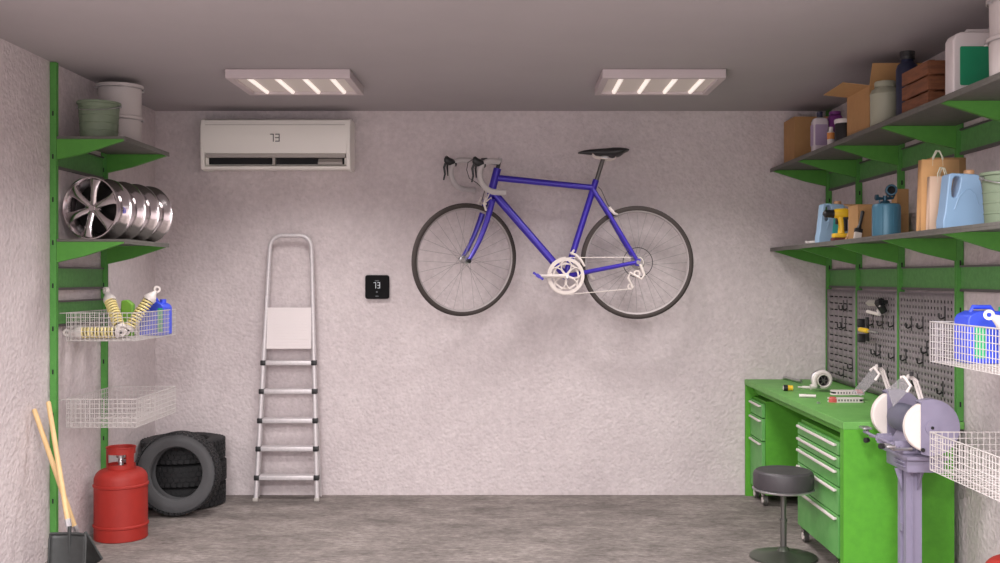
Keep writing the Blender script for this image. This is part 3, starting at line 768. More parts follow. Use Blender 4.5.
# ------------------------------------------------------------------ coil dampers in the baskets
def damper(L=.24, R=.0235):
    """along +Z from the origin"""
    t = thing('coil_damper', (0, 0, 0), '', 'shock absorber')
    b = B(); b.lathe([(0, .0), (.012, 0), (.012, L * .5), (.007, L * .5), (.007, L), (0, L)], n=14); b.out('damper_body', M['dampershaft'], t, local=True)
    pts = []; n = 10; m = n * 14
    for i in range(m + 1):
        a = 2 * PI * i / 14; pts.append((R * math.cos(a), R * math.sin(a), .03 + (L - .085) * i / m))
    B().tube(pts, .0056, 6).out('spring', M['spring'], t, local=True)
    b = B(); b.lathe([(0, L - .058), (R + .006, L - .058), (R + .008, L - .045), (R + .002, L - .03), (.016, L - .015), (.010, L), (0, L)], n=20)
    b.lathe([(.008, -.009), (.018, -.009), (.018, .009), (.008, .009)], (0, 0, L + .012), (0, 1, 0), 18, True)
    b.out('upper_mount', M['silverwhite'], t, local=True)
    b = B(); b.lathe([(0, .008), (R + .005, .010), (R + .005, .026), (R - .004, .030), (0, .030)], n=20)
    b.lathe([(.008, -.009), (.018, -.009), (.018, .009), (.008, .009)], (0, 0, -.004), (0, 1, 0), 18, True)
    b.out('lower_mount', M['silverwhite'], t, local=True)
    return t
def aim(o, a, b):
    d = Vector(b) - Vector(a); o.location = a; o.rotation_mode = 'QUATERNION'
    o.rotation_quaternion = d.to_track_quat('Z', 'X') if d.length else (1, 0, 0, 0)
dp = damper(); G = 'coil spring dampers'
aim(dp, (at(122, 334, 5.06).x, 5.06, 1.046), (at(74, 334, 5.03).x, 5.03, 1.046)); tag(dp, 'yellow coil spring damper lying flat in the left basket', 'shock absorber', G)
o = dup(dp); aim(o, (at(121, 331, 5.12).x, 5.12, 1.048), at(110, 301, 5.20)); tag(o, 'yellow coil spring damper in the left basket tilting up towards the left', 'shock absorber', G)
o = dup(dp); aim(o, (at(126.5, 332, 5.19).x, 5.19, 1.045), at(149, 300, 5.25)); tag(o, 'yellow coil spring damper in the left basket tilting up towards the blue can', 'shock absorber', G)
o = dup(dp); aim(o, (1.83, 3.50, 1.05), (at(979, 310, 3.62).x, 3.62, at(983, 309, 3.62).z)); tag(o, 'yellow coil spring damper sticking out of the right basket', 'shock absorber', G)

def jerry(w, d, h, m, name, ml, lab=None, cap=None):
    t = thing(name, (0, 0, 0), '', 'can')
    poly = [(-w / 2, .006), (-w / 2 + .006, 0), (w / 2 - .006, 0), (w / 2, .006), (w / 2, h * .78), (w / 2 - .012, h * .86), (w * .2, h * .93), (-w * .3, h * .93), (-w / 2 + .008, h * .86), (-w / 2, h * .78)]
    b = B(); b.prism(poly, 'y', -d / 2, d / 2); o = b.out('body', m, t, local=True, bevel=.006)
    B().tube([(-w * .32, 0, h * .9), (-w * .28, 0, h), (w * .05, 0, h), (w * .12, 0, h * .9)], .008, 8).out('handle', m, t, local=True)
    B().cyl((w * .3, 0, h * .88), (w * .3, 0, h * 1.0), .016, n=16).out('cap', cap or m, t, local=True)
    if lab: B().prism([(lab[0], lab[2]), (lab[1], lab[2]), (lab[1], lab[3]), (lab[0], lab[3])], 'y', -d / 2 - .0012, -d / 2 - .0002).out('label', ml, t, local=True)
    return t
cp = jerry(.135, .1, .185, M['bluecan'], 'jerrycan', M['greenlab'], (.035, .06, .02, .14))
cp.location = (-1.95 + .115, 5.42, 1.0125); cp.rotation_euler = (0, 0, -.1); tag(cp, 'bright blue can with green stripe in the left wire basket', 'can', 'blue cans in the baskets')
o = jerry(.19, .12, .2, M['bluecan'], 'jerrycan', M['greenlab'], (-.072, -.035, .02, .13), M['greenlab']); o.location = (1.715, 3.78, 1.0025); o.rotation_euler = (0, 0, 0); tag(o, 'bright blue can with green stripe in the right wire basket', 'can', 'blue cans in the baskets')
b = B(); b.prism([(-.03, 0), (.035, 0), (.04, .16), (.01, .185), (-.02, .18)], 'y', -.02, .02, T(at(131, 0, 5.4).x + .005, 5.32, 1.0125)); o = b.out('oil_pouch', M['limegreen'], bevel=.006); tag(o, 'green pouch standing between dampers in the left basket', 'pouch', 'green pouches in the baskets')
b = B(); b.prism([(-.03, 0), (.035, 0), (.04, .18), (.01, .215), (-.025, .205)], 'y', -.02, .02, T(1.75, 3.68, 1.0025)); o = b.out('oil_pouch', M['limegreen'], bevel=.006); tag(o, 'green pouch beside the damper in the right basket', 'pouch', 'green pouches in the baskets')

# ------------------------------------------------------------------ gas cylinders
def gas(x, y, label):
    t = thing('gas_cylinder', (0, 0, 0), label, 'gas cylinder', 'red gas cylinders'); r = .129
    p = [(0, .004), (r - .006, .004), (r - .004, 0), (r, .004), (r, .062), (r + .005, .066), (r + .005, .074), (r, .078), (r, .262), (r + .005, .266), (r + .005, .274), (r, .278)]
    for i in range(1, 9):
        a = PI / 2 * i / 8; p.append((r - .055 + .055 * math.cos(a), .295 + .055 * math.sin(a)))
    p += [(.045, .362), (.02, .366), (0, .366)]
    B().lathe(p, n=48).out('tank', M['red'], t, local=True)
    R = .07; n = 48; vs = []; fs = []
    zz = [.345, .372, .425, .452]
    b = B()
    def blk(a0, a1, z0, z1, k=6):
        b.lathe([(R - .004, z0), (R, z0), (R, z1), (R - .004, z1)], (0, 0, 0), (0, 0, 1), max(2, int(k * (a1 - a0))), True, None, a0, a1)
    blk(0, 2 * PI, .345, .372, 8); blk(0, 2 * PI, .425, .456, 8)
    for a, hw in ((-28, 20), (208, 20), (90, 22)): blk(math.radians(a - hw), math.radians(a + hw), .372, .425, 12)
    b.lathe([(R + .0035 * math.cos(q), .456 + .0035 * math.sin(q)) for q in [2 * PI * i / 6 for i in range(6)]], n=40, closed=True)
    b.out('collar', M['red'], t, local=True)
    b = B(); b.lathe([(0, .36), (.014, .36), (.012, .375), (.016, .38), (.012, .4), (.022, .403), (.022, .415), (0, .417)], n=18); b.cyl((0, 0, .388), (.035, -.02, .388), .009, n=10)
    b.out('valve', M['steel'], t, local=True)
    t.location = (x, y, 0); return t
gas(-1.965, 5.29, 'red gas cylinder standing on the floor by the left wall in front of tyres')
gas(1.745, 3.57, 'red gas cylinder at the bottom right corner, mostly out of frame')

# ------------------------------------------------------------------ car tyres
def tyre(R=.235, ri=.140, W=.128, lean=False):
    """axis Z, resting flat on z=0"""
    t = thing('car_tire', (0, 0, 0), '', 'tire'); h = W
    pr = [(ri, .018), (ri + .006, .006), (ri + .03, .0), (R - .035, .0), (R - .012, .008), (R - .006, .02), (R - .006, h - .02), (R - .012, h - .008), (R - .035, h), (ri + .03, h), (ri + .006, h - .006), (ri, h - .018), (ri + .01, h - .02), (R - .02, h - .025), (R - .02, .025), (ri + .01, .02)]
    B().lathe(pr, n=56, closed=True).out('sidewall', M['sidewall'] if lean else M['rubber'], t, local=True)
    b = B(); n = 44
    for i in range(n):
        for (z0, z1, off) in ((.010, .034, 0), (.039, .061, .5), (.066, .089, 0), (.094, .118, .5)):
            a = 2 * PI * (i + off) / n; w = .0125
            Mx = Matrix.Rotation(a, 4, 'Z') @ T(R - .004, 0, (z0 + z1) / 2) @ Rx(14 if off else -14)
            b.box(-.006, .004, -w, w, -(z1 - z0) / 2, (z1 - z0) / 2, Mx)
    b.out('tread', M['rubber'], t, local=True)
    return t
tp = tyre(); G = 'black car tires in the stack'
for i, l in enumerate(('bottom car tire of the flat stack in the corner', 'middle car tire of the flat stack in the corner', 'top car tire of the flat stack in the corner')):
    o = tp if i == 0 else dup(tp); o.location = (-1.896 + (0, .004, -.003)[i], 6.088, .0 + .1285 * i); o.rotation_euler = (0, 0, .05 * i); tag(o, l, 'tire', G)
o = tyre(.225, .141, .115, True); tag(o, 'grey-walled car tire standing upright leaning against the tire stack', 'tire')
o.rotation_euler = (math.radians(90 - 3.5), 0, 0)
o.location = (at(176.5, 0, 5.74).x, 5.835, .2335)

# ------------------------------------------------------------------ shovels
def shovel(top, bot, label, blade_rz, tilt, big, roll=0):
    top = Vector(top); bot = Vector(bot)
    t = thing('shovel', (bot.x, bot.y, 0), label, 'shovel', 'shovels by the left wall')
    b = B(); d = (bot - top).normalized()
    b.tube([top, top + d * .006, bot], [.0085, .0105, .0112], 12); b.out('handle', M['wood'], t)
    b = B(); s1 = bot + d * .05; b.tube([bot - d * .012, bot + d * .02, s1], [.0145, .0135, .008], 10); b.out('socket', M['steel'], t)
    w, h = big
    MM = T(s1.x, s1.y, s1.z) @ Ry(roll) @ Rz(blade_rz) @ Rx(tilt)
    rows = []
    for i in range(9):
        z = -h * i / 8
        rows.append([(w / 2 * u * (1 if i > 0 else .96), .018 * (u * u) * -1 + .004 * 0, z) for u in [-1 + 2 * j / 10 for j in range(11)]])
    b = B(); n = 11; vs = [p for r in rows for p in r]
    b.add(vs, [(i * n + j, i * n + j + 1, (i + 1) * n + j + 1, (i + 1) * n + j) for i in range(8) for j in range(10)], MM)
    b.tube([rows[0][0], rows[0][5], rows[0][10]], .005, 6, M4=MM); b.tube([r[0] for r in rows], .003, 6, M4=MM); b.tube([r[-1] for r in rows], .003, 6, M4=MM)
    b.tube([(0, -.004, .03), (0, .001, -h * .45)], [.008, .003], 8, M4=MM)
    o = b.out('blade', M['blade'], t); so = o.modifiers.new('s', 'SOLIDIFY'); so.thickness = .003; so.offset = 0
    return t
shovel(at(34, 409, 4.665), at(75, 528, 4.74), 'shovel by the left wall, its wooden handle leaning furthest left', -20, -4, (.15, .14), -34)
shovel(at(48.3, 401.7, 4.72), at(68, 522, 4.56), 'shovel by the left wall, its pale wooden handle leaning on the green upright', -4, -5, (.162, .188))

# ------------------------------------------------------------------ workbench
XF, Y0, Y1, ZT = 1.405, 4.44, 6.318, .698
t = thing('workbench', ((XF + WR) / 2, (Y0 + Y1) / 2, 0), 'long bright green metal workbench against the right wall', 'workbench')
B().box(XF, WR - .002, Y0, Y1, ZT - .032, ZT).out('top', M['green_top'], t, bevel=.002)
B().box(XF + .002, WR - .045, Y0 + .001, Y0 + .048, 0, ZT - .032).out('side_panel', M['green_bench'], t)
B().box(XF + .002, WR - .045, Y1 - .022, Y1, 0.0, ZT - .032).out('side_panel', M['green_bench'], t)
B().box(WR - .06, WR - .045, Y0 + .048, Y1 - .022, .1, ZT - .032).out('back_panel', M['green_bench'], t)
B().box(XF + .05, XF + .06, Y0 + .048, Y1 - .022, ZT - .075, ZT - .032).out('front_rail', M['green_bench'], t)

def cabinet(y0, y1, splits, label, z0=.068, z1=.602):
    xf = 1.432; xb = WR - .075
    t = thing('drawer_cabinet', ((xf + xb) / 2, (y0 + y1) / 2, 0), label, 'drawer cabinet', 'rolling drawer cabinets under the bench')
    B().box(xf + .02, xb, y0, y1, z0, z1).out('carcass', M['green_bench'], t, bevel=.002)
    zs = [z1 - .012] + splits + [z0 + .008]
    for i in range(len(zs) - 1):
        zt, zb = zs[i] - .003, zs[i + 1] + .003
        d = B().box(xf, xf + .019, y0 + .006, y1 - .006, zb, zt).out('drawer', M['green_drawer'], t, bevel=.002)
        b = B(); b.rbox(xf - .016, xf - .004, y0 + .03, y1 - .03, zt - .02, zt - .008, .003)
        b.box(xf - .01, xf, y0 + .032, y0 + .045, zt - .018, zt - .010); b.box(xf - .01, xf, y1 - .045, y1 - .032, zt - .018, zt - .010)
        b.out('handle', M['silverwhite'], d)
    for x in (xf + .026, xb - .05):
        for y in (y0 + .05, y1 - .05):
            b = B(); b.box(x - .018, x + .018, y - .018, y + .018, z0 - .005, z0); b.box(x - .0145, x - .012, y - .02, y + .02, .036, z0 - .004); b.box(x + .012, x + .0145, y - .02, y + .02, .036, z0 - .004)
            c_ = b.out('caster', M['chrome'], t)
            b = B(); b.cyl((x - .010, y, .031), (x + .010, y, .031), .031, n=20); b.out('wheel', M['stoolmetal'], c_)
            b = B(); b.cyl((x - .0155, y, .031), (x + .0155, y, .031), .017, n=14); b.out('hub', M['silverwhite'], c_)
cabinet(4.588, 5.25, [.528, .472, .39, .265], 'near drawer cabinet with five drawers under the bench, behind the stool')
cabinet(5.985, 6.29, [.505, .372], 'far drawer cabinet with three drawers under the bench by the back wall')

# ------------------------------------------------------------------ stool
sx, sy = 1.273, 4.907
t = thing('stool', (sx, sy, 0), 'round dark grey padded stool on a single metal column beside the bench', 'stool'); r = .139
b = B(); b.lathe([(0, .325), (r - .008, .325), (r - .001, .333), (r, .345), (r, .388), (r - .004, .402), (r - .015, .41), (r - .02, .409), (.05, .412), (0, .412)], (sx, sy, 0), n=48); b.out('seat', M['vinyl'], t)
B().lathe([(0, .313), (r - .012, .313), (r + .003, .318), (r + .004, .324), (r - .002, .328), (0, .328)], (sx, sy, 0), n=48).out('seat_ring', M['steel'], t)
B().lathe([(.012, .02), (.0145, .02), (.0145, .17), (.0185, .172), (.0185, .182), (.0125, .184), (.0125, .29), (.03, .305), (.03, .314), (0, .314)], (sx, sy, 0), n=24).out('column', M['stoolmetal'], t)
B().lathe([(0, .0), (.153, .0), (.157, .004), (.154, .01), (.12, .016), (.06, .026), (.03, .034), (.02, .05), (.014, .055), (0, .055)], (sx, sy, 0), n=48).out('base', M['stoolbase'], t)

# ------------------------------------------------------------------ bench grinder on pedestal
gx, gz = 1.605, .736
t = thing('bench_grinder', (gx, 4.21, 0), 'lavender-grey bench grinder with white stones on a pedestal by the bench', 'bench grinder')
B().cyl((gx, 4.09, gz), (gx, 4.33, gz), .058, n=32).out('motor', M['grind_dark'], t, bevel=.006)
for (ya, yb, yo) in ((4.005, 4.055, -1), (4.365, 4.415, 1)):
    b = B(); b.cyl((gx, ya + .008, gz), (gx, yb - .008, gz), .098, n=48); st = b.out('grinding_wheel', M['stone'], t, bevel=.006)
    # guard: wraps the half away from the operator (who stands at -X)
    pts = [(gx + .108 * math.cos(math.radians(a)), gz + .108 * math.sin(math.radians(a))) for a in range(-112, 118, 8)]
    inn = [(gx + .101 * math.cos(math.radians(a)), gz + .101 * math.sin(math.radians(a))) for a in range(-112, 118, 8)]
    b = B()
    b.prism(pts, 'y', ya, ya + .004); b.prism(pts, 'y', yb - .004, yb)
    b.lathe([(.102, .0041), (.1078, .0041), (.1078, yb - ya - .0041), (.102, yb - ya - .0041)], (gx, ya, gz), (0, 1, 0), 40, True, None, math.radians(64), math.radians(292))
    g = b.out('wheel_guard', M['grind'], t)
    ye = ya if yo < 0 else yb
    B().cyl((gx, ye, gz), (gx, ye + yo * .006, gz), .026, n=24).out('guard_boss', M['grind'], g)
    B().cyl((gx, ye + yo * .006, gz), (gx, ye + yo * .009, gz), .006, n=12).out('axle_bolt', M['dark'], g)
    B().cyl((gx - .035, ye + yo * .0, gz - .085), (gx - .035, ye + yo * .006, gz - .085), .008, n=10).out('guard_screw', M['black'], g)
b = B(); b.rbox(gx - .075, gx + .075, 4.10, 4.34, .616, .63, .003); b.loft([[(gx - .06, 4.12, .63), (gx + .06, 4.12, .63), (gx + .06, 4.3, .63), (gx - .06, 4.3, .63)], [(gx - .03, 4.14, .69), (gx + .03, 4.14, .69), (gx + .03, 4.28, .69), (gx - .03, 4.28, .69)]])
b.out('foot', M['grind'], t)
b = B(); b.rbox(gx - .075, gx + .09, 4.06, 4.33, .6, .616, .003); b.rbox(gx - .065, gx + .08, 4.08, 4.31, .55, .6, .003)
for zz in (.588, .573): b.box(gx - .075, gx - .06, 4.1, 4.2, zz - .005, zz)
b.out('pedestal_head', M['grind'], t)
cx0, cx1 = gx - .047, gx + .015
b = B(); b.prism([(cx0, 4.14), (cx1, 4.14), (cx1, 4.23), (cx0, 4.23), (cx0, 4.202), (cx0 + .012, 4.202), (cx0 + .012, 4.168), (cx0, 4.168)], 'z', .012, .55)
b.box(cx0 - .004, cx0, 4.176, 4.194, .3, .33); b.box(cx0 + .022, cx0 + .027, 4.134, 4.14, .012, .55)
for sgn, xx in ((-1, cx0), (1, cx1)):
    b.prism([(xx, .55), (xx + sgn * .03, .55), (xx, .46)], 'y', 4.18, 4.186)
b.prism([(4.14, .55), (4.10, .55), (4.14, .47)], 'x', cx1 - .02, cx1 - .014)
b.out('column', M['grind'], t)
B().rbox(gx - .13, gx + .13, 4.08, 4.34, 0, .012, .003).out('base_plate', M['grind'], t)
def eye_shield(Y, pl, arm, knob):
    # plate given by four pixel corners, tilted over the stone
    n = len(pl); ys = [Y + .04, Y + .01, Y - .03, Y - .0]
    q = [at(p[0], p[1], yy) for p, yy in zip(pl, ys)]
    nrm = (q[1] - q[0]).cross(q[3] - q[0]).normalized() * .003
    b = B(); b.loft([q, [p + nrm for p in q]]); b.out('eye_shield', M['shield'], t, bevel=.0008)
    b = B(); A = [at(p[0], p[1], Y + .02) for p in arm]
    b.tube(A, [.006] * len(A), 4); b.tube([a_ + Vector((.012, 0, -.002)) for a_ in A], .004, 4)
    m0 = q[1].lerp(q[2], .1); m1 = q[1].lerp(q[2], .9)
    b.tube([q[1].lerp(q[0], .15), m0, m1, q[2].lerp(q[3], .25)], .006, 6); b.cyl(m0.lerp(m1, .3), A[0], .008, n=8)
    sh = b.out('shield_arm', M['silverwhite'], t)
    kq = at(knob[0], knob[1], Y); B().cyl(kq, kq + Vector((0, 0, .016)), .008, n=10).out('knob', M['black'], sh)
eye_shield(4.03, [(887, 389), (903, 375.5), (911.5, 387), (893, 407)], [(909, 376), (914, 380), (921, 402)], (911.5, 376))
eye_shield(4.39, [(851, 393), (873.5, 366.5), (880, 375), (861, 396)], [(877, 366), (881, 370), (889, 393)], (880, 367))
def rest(y, pts, kn):
    b = B(); W = [at(p[0], p[1], y) for p in pts]; b.tube(W, .006, 6)
    c = W[0]; b.rbox(c.x - .02, c.x + .015, y - .03, y + .03, c.z - .003, c.z + .006, .001)
    o = b.out('tool_rest', M['grind'] if 0 else M['steel'], t)
    for kx in kn: k_ = at(kx[0], kx[1], y); B().cyl(k_, k_ + Vector((-.014, -.008, 0)), .011, n=12).out('knob', M['black'], o)
rest(4.37, [(866, 428), (870, 436), (880, 437.5), (890, 438)], [(868, 440)])
rest(4.03, [(889, 446), (893, 449), (903, 449), (912, 449)], [(883, 446)])
b = B(); b.rbox(1.462, 1.53, 4.2, 4.212, .655, .675, .002); b.cyl((1.47, 4.05, .665), (1.47, 4.37, .668), .006, n=8); b.cyl((1.52, 4.08, .648), (1.52, 4.37, .65), .006, n=8)
b.rbox(1.50, 1.56, 4.1, 4.11, .63, .67, .002); b.rbox(1.50, 1.56, 4.3, 4.31, .63, .67, .002); b.out('rest_frame', M['grind'], t)

# ------------------------------------------------------------------ things on the bench
def bench(px, py): # point on the bench top under a pixel
    s = (py - VY) / (H - ZT); return Vector(((px - VX) / s, F / s, ZT))
# turbocharger
c = bench(823, 392); R = .055
t = thing('turbocharger', (c.x, c.y, ZT), 'silver snail-shaped turbocharger housing lying on the bench', 'turbocharger')
cc = Vector((c.x, c.y, ZT + .062)); b = B(); pts = []; rr = []
for i in range(30):
    a = math.radians(-140 - 330 * i / 29); r = .049 - .012 * i / 29; pts.append(cc + Vector((r * math.cos(a), 0, r * math.sin(a)))); rr.append(.0135 - .006 * i / 29)
pts.insert(0, pts[0] + Vector((-.03, 0, -.004))); rr.insert(0, .015)
b.tube(pts, rr, 12); b.lathe([(.03, -.02), (.034, -.022), (.034, .03), (.03, .03)], cc, (0, 1, 0), 28, True)
b.out('volute', M['silverwhite'], t)
b = B(); b.lathe([(0, .035), (.03, .035), (.05, .042), (.05, .07), (.035, .075), (0, .075)], cc, (0, 1, 0), 28); b.out('compressor_cover', M['steel'], t)
b = B(); b.cyl(cc + Vector((0, -.018, 0)), cc + Vector((0, .035, 0)), .008, n=12)
for i in range(6):
    a = PI / 3 * i; d = Vector((math.cos(a), 0, math.sin(a))); b.tube([cc + d * .006 + Vector((0, -.012, 0)), cc + d * .026 + Vector((0, -.002, 0))], .0035, 4)
b.out('impeller', M['stoolmetal'], t)
B().lathe([(0, .01), (.029, .01), (.029, .02), (0, .02)], cc, (0, 1, 0), 24).out('bore', M['dark'], t)
# small tools
a, d = bench(784.5, 379.5), bench(801, 383.5)
b = B(); up = Vector((0, 0, .012)); b.tube([a + up, a.lerp(d, .1) + up, a.lerp(d, .12) + up, d + up], [.011, .011, .0085, .0095], 12); tag(b.out('extension_bar', M['steel']), 'steel socket extension bar at the far end of the bench', 'tool')
a = bench(783.5, 391.0); a.z += .017; d = a + Vector((.048, -.004, 0))
t = thing('flashlight', (a.x + .02, a.y, ZT), 'short flashlight with black head and yellow barrel on the bench', 'flashlight')
b = B(); b.tube([a, a + (d - a) * .45], [.0165, .0165], 16); hd = b.out('head', M['black'], t)
B().cyl(a - Vector((.001, 0, 0)), a + Vector((.001, 0, 0)), .0125, n=16).out('lens', M['silverwhite'], hd)
B().tube([a + (d - a) * .45, a + (d - a) * .7, a + (d - a) * .72, d], [.015, .015, .013, .014], 14).out('barrel', M['yellow'], t)
a, d = bench(798, 388.5), bench(812, 389); up = Vector((0, 0, .008)); tag(B().tube([a + up, a.lerp(d, .3) + up, a.lerp(d, .32) + up, d + up], [.004, .004, .008, .008], 12).out('bolt', M['silverwhite']), 'thin pale bolt on the bench left of the turbocharger', 'bolt')
a, d = bench(799, 397.5), bench(816, 398); up = Vector((0, 0, .0095)); tag(B().tube([a + up, a.lerp(d, .4) + up, a.lerp(d, .42) + up, d + up], [.0095, .0095, .008, .008], 12).out('socket', M['silverwhite']), 'thick pale cylindrical socket on the bench in front of the turbocharger', 'socket')
a = bench(818.5, 403.5); b = B(); b.lathe([(.004, 0), (.009, 0), (.009, .008), (.004, .008)], a, (0, 0, 1), 6, True); tag(b.out('nut', M['steel']), 'tiny hex nut on the bench near its front edge', 'nut')
# slotted red-and-white pieces
def slotted(px0, px1, py, z0, label, right=False):
    a, d = bench(px0, py), bench(px1, py); d.y = a.y - .01; L = (d - a).length; 
    t = thing('brake_pad', (a.x, a.y, z0), label, 'brake pad', 'red and white slotted brake pads on the bench')
    MM = T(a.x, a.y, z0); n = 6
    b = B(); b.prism(rrect(0, L, -.028, .028, .02, 5), 'z', 0, .006, MM); b.out('lower_plate', M['silverwhite'], t)
    b = B(); b.prism(rrect(.006, L - .006, -.024, .024, .018, 5), 'z', .006, .016, MM); b.out('core', M['black'], t)
    b = B(); b.prism(rrect(0, L, -.028, .028, .02, 5), 'z', .016, .021, MM)
    for i in range(9): b.box(.02 + i * (L - .04) / 9, .028 + i * (L - .04) / 9, -.0275, -.022, .006, .016, MM)
    b.out('upper_plate', M['silverwhite'], t)
    b = B(); xr = L - .03 if right else .02
    b.cyl((xr, -.012, .0205), (xr, -.012, .026), .017, n=20, M4=MM); b.prism(rrect(xr - .02, xr + .02, -.03, .0, .012, 4), 'z', .001 if not right else .008, .020, MM); b.out('red_end', M['redtrim'], t)
slotted(828, 863, 402, ZT, 'lower of two stacked red and white slotted pads on the bench')
slotted(830.5, 864, 400, ZT + .0275, 'upper of two stacked red and white slotted pads on the bench', True)

# ------------------------------------------------------------------ upper right shelf
def cardbox(x0, x1, y0, y1, z0, h, label, flaps=None, name='cardboard_box'):
    t = thing(name, ((x0 + x1) / 2, (y0 + y1) / 2, z0), label, 'box'); w = .004
    b = B(); b.box(x0, x1, y0, y1, z0, z0 + w); b.box(x0, x0 + w, y0, y1, z0 + w, z0 + h); b.box(x1 - w, x1, y0, y1, z0 + w, z0 + h)
    b.box(x0 + w, x1 - w, y0, y0 + w, z0 + w, z0 + h); b.box(x0 + w, x1 - w, y1 - w, y1, z0 + w, z0 + h); b.out('carton', M['card'], t)
    if not flaps: 
        b = B(); b.box(x0, x1, y0, (y0 + y1) / 2 - .001, z0 + h, z0 + h + .003); b.box(x0, x1, (y0 + y1) / 2 + .001, y1, z0 + h, z0 + h + .003); b.out('flap', M['card'], t)
    else:
        for poly in flaps:
            q = [Vector(p) for p in poly]; n = (q[1] - q[0]).cross(q[2] - q[0]).normalized() * .003
            B().loft([q, [p + n for p in q]]).out('flap', M['card'], t)
    return t
cardbox(1.63, 1.87, 6.04, 6.27, ZS1, .268, 'closed cardboard box at the far end of the top right shelf')
y0, y1, h = 4.69, 5.0, .2; z = ZS1 + h
cardbox(1.60, 1.87, y0, y1, ZS1, h, 'open cardboard box with raised flaps in the middle of the top right shelf',
        [[(1.60, y0, z), (1.60, y1, z), (1.485, y1 - .01, z + .01), (1.485, y0 + .01, z + .015)],
         [(1.60, y0, z), (1.87, y0, z), (1.86, y0 - .012, z + .1), (1.61, y0 - .012, z + .1)],
         [(1.60, y1, z), (1.87, y1, z), (1.87, y1 + .05, z + .04), (1.60, y1 + .05, z + .04)]])
def bottle(x, y, z0, prof, m, capprof, mc, label, name='bottle', sq=None, lab=None, cat='bottle'):
    t = thing(name, (x, y, z0), label, cat)
    if sq:      # rounded-rectangle section
        b = B(); R = []
        for (r, h) in prof: R.append([(x + px * r / sq[0], y + py * r / sq[0], z0 + h) for (px, py) in rrect(-sq[0], sq[0], -sq[1], sq[1], min(sq) * .45, 3)])
        b.loft(R); b.out('body', m, t)
    else: B().lathe(prof, (x, y, z0), n=28).out('body', m, t)
    B().lathe(capprof, (x, y, z0), n=20).out('cap', mc, t)
    if lab:
        l0, l1, ml, rr = lab
        if sq: 
            B().prism(rrect(x - sq[0] * .8, x + sq[0] * .8, z0 + l0, z0 + l1, .006), 'y', y - sq[1] - .0015, y - sq[1] - .0003).out('label', ml, t)
            B().box(x - sq[0] - .0015, x - sq[0] - .0003, y - sq[1] * .8, y + sq[1] * .8, z0 + l0, z0 + l1).out('label', ml, t)
        else: B().lathe([(rr + .0008, l0), (rr + .0012, l0), (rr + .0012, l1), (rr + .0008, l1)], (x, y, z0), n=28, closed=True).out('label', ml, t)
    return t
bottle(1.632, 5.55, ZS1, [(.038, 0), (.041, .004), (.041, .165), (.034, .182), (.014, .192)], M['clear'], [(.0, .19), (.016, .19), (.016, .218), (.012, .222), (0, .222)], M['navy'], 'milky white bottle with dark cap and lilac label on the top shelf', sq=(.041, .03), lab=(.04, .15, M['lilac'], 0))
bottle(1.715, 5.56, ZS1, [(.036, 0), (.038, .004), (.038, .185), (.030, .2), (.014, .206)], M['violet'], [(.0, .205), (.03, .205), (.03, .222), (0, .224)], M['violet'], 'purple bottle standing beside the milky bottle on the top shelf', sq=(.038, .028))
bottle(1.645, 5.40, ZS1, [(0, 0), (.017, 0), (.018, .003), (.018, .09), (.010, .1), (0, .1)], M['whiteplain'], [(0, .1), (.011, .1), (.011, .118), (0, .119)], M['whiteplain'], 'small white bottle with orange label beside the purple bottle', lab=(.055, .088, M['orange'], .018))
bottle(1.662, 5.24, ZS1, [(0, 0), (.042, 0), (.045, .003), (.045, .105), (.043, .112), (0, .112)], M['black'], [(0, .112), (.047, .112), (.048, .13), (.044, .134), (0, .134)], M['whiteplain'], 'black jar with white lid beside the open cardboard box', 'jar', cat='jar')
bottle(1.626, 4.565, ZS1, [(0, 0), (.058, 0), (.062, .005), (.062, .135), (.064, .138), (.062, .142), (.055, .158), (.043, .166), (.04, .172), (0, .172)], M['jar'], [(0, .171), (.044, .172), (.045, .19), (.042, .195), (0, .195)], M['jar'], 'grey-green wide-necked plastic jar in front of the open cardboard box', 'jar', cat='jar')
bottle(1.672, 4.43, ZS1, [(0, 0), (.042, 0), (.046, .005), (.046, .22), (.04, .24), (.026, .252), (.024, .262), (0, .262)], M['navy'], [(0, .262), (.03, .262), (.031, .275), (.029, .277), (.031, .279), (.031, .296), (0, .298)], M['black'], 'dark navy bottle standing behind the wooden crate')
# crate
x0, x1, y0, y1, z0 = 1.60, 1.87, 4.03, 4.30, ZS1
t = thing('wooden_crate', ((x0 + x1) / 2, (y0 + y1) / 2, z0), 'reddish brown slatted wooden crate on the top right shelf', 'crate')
for i in range(3):
    za = z0 + .006 + i * .06; zb = za + .052
    B().box(x0, x0 + .01, y0, y1, za, zb).out('side_slat', M['crate'], t, bevel=.0015); B().box(x1 - .01, x1, y0, y1, za, zb).out('side_slat', M['crate'], t, bevel=.0015)
    B().box(x0 + .01, x1 - .01, y0, y0 + .01, za, zb).out('end_slat', M['crate'], t, bevel=.0015); B().box(x0 + .01, x1 - .01, y1 - .01, y1, za, zb).out('end_slat', M['crate'], t, bevel=.0015)
for xx in (x0 + .011, x1 - .031):
    for yy in (y0 + .011, y1 - .031): B().box(xx, xx + .02, yy, yy + .02, z0, z0 + .182).out('corner_post', M['crate'], t)
B().box(x0 + .011, x1 - .011, y0 + .011, y1 - .011, z0 + .004, z0 + .012).out('bottom', M['crate'], t)
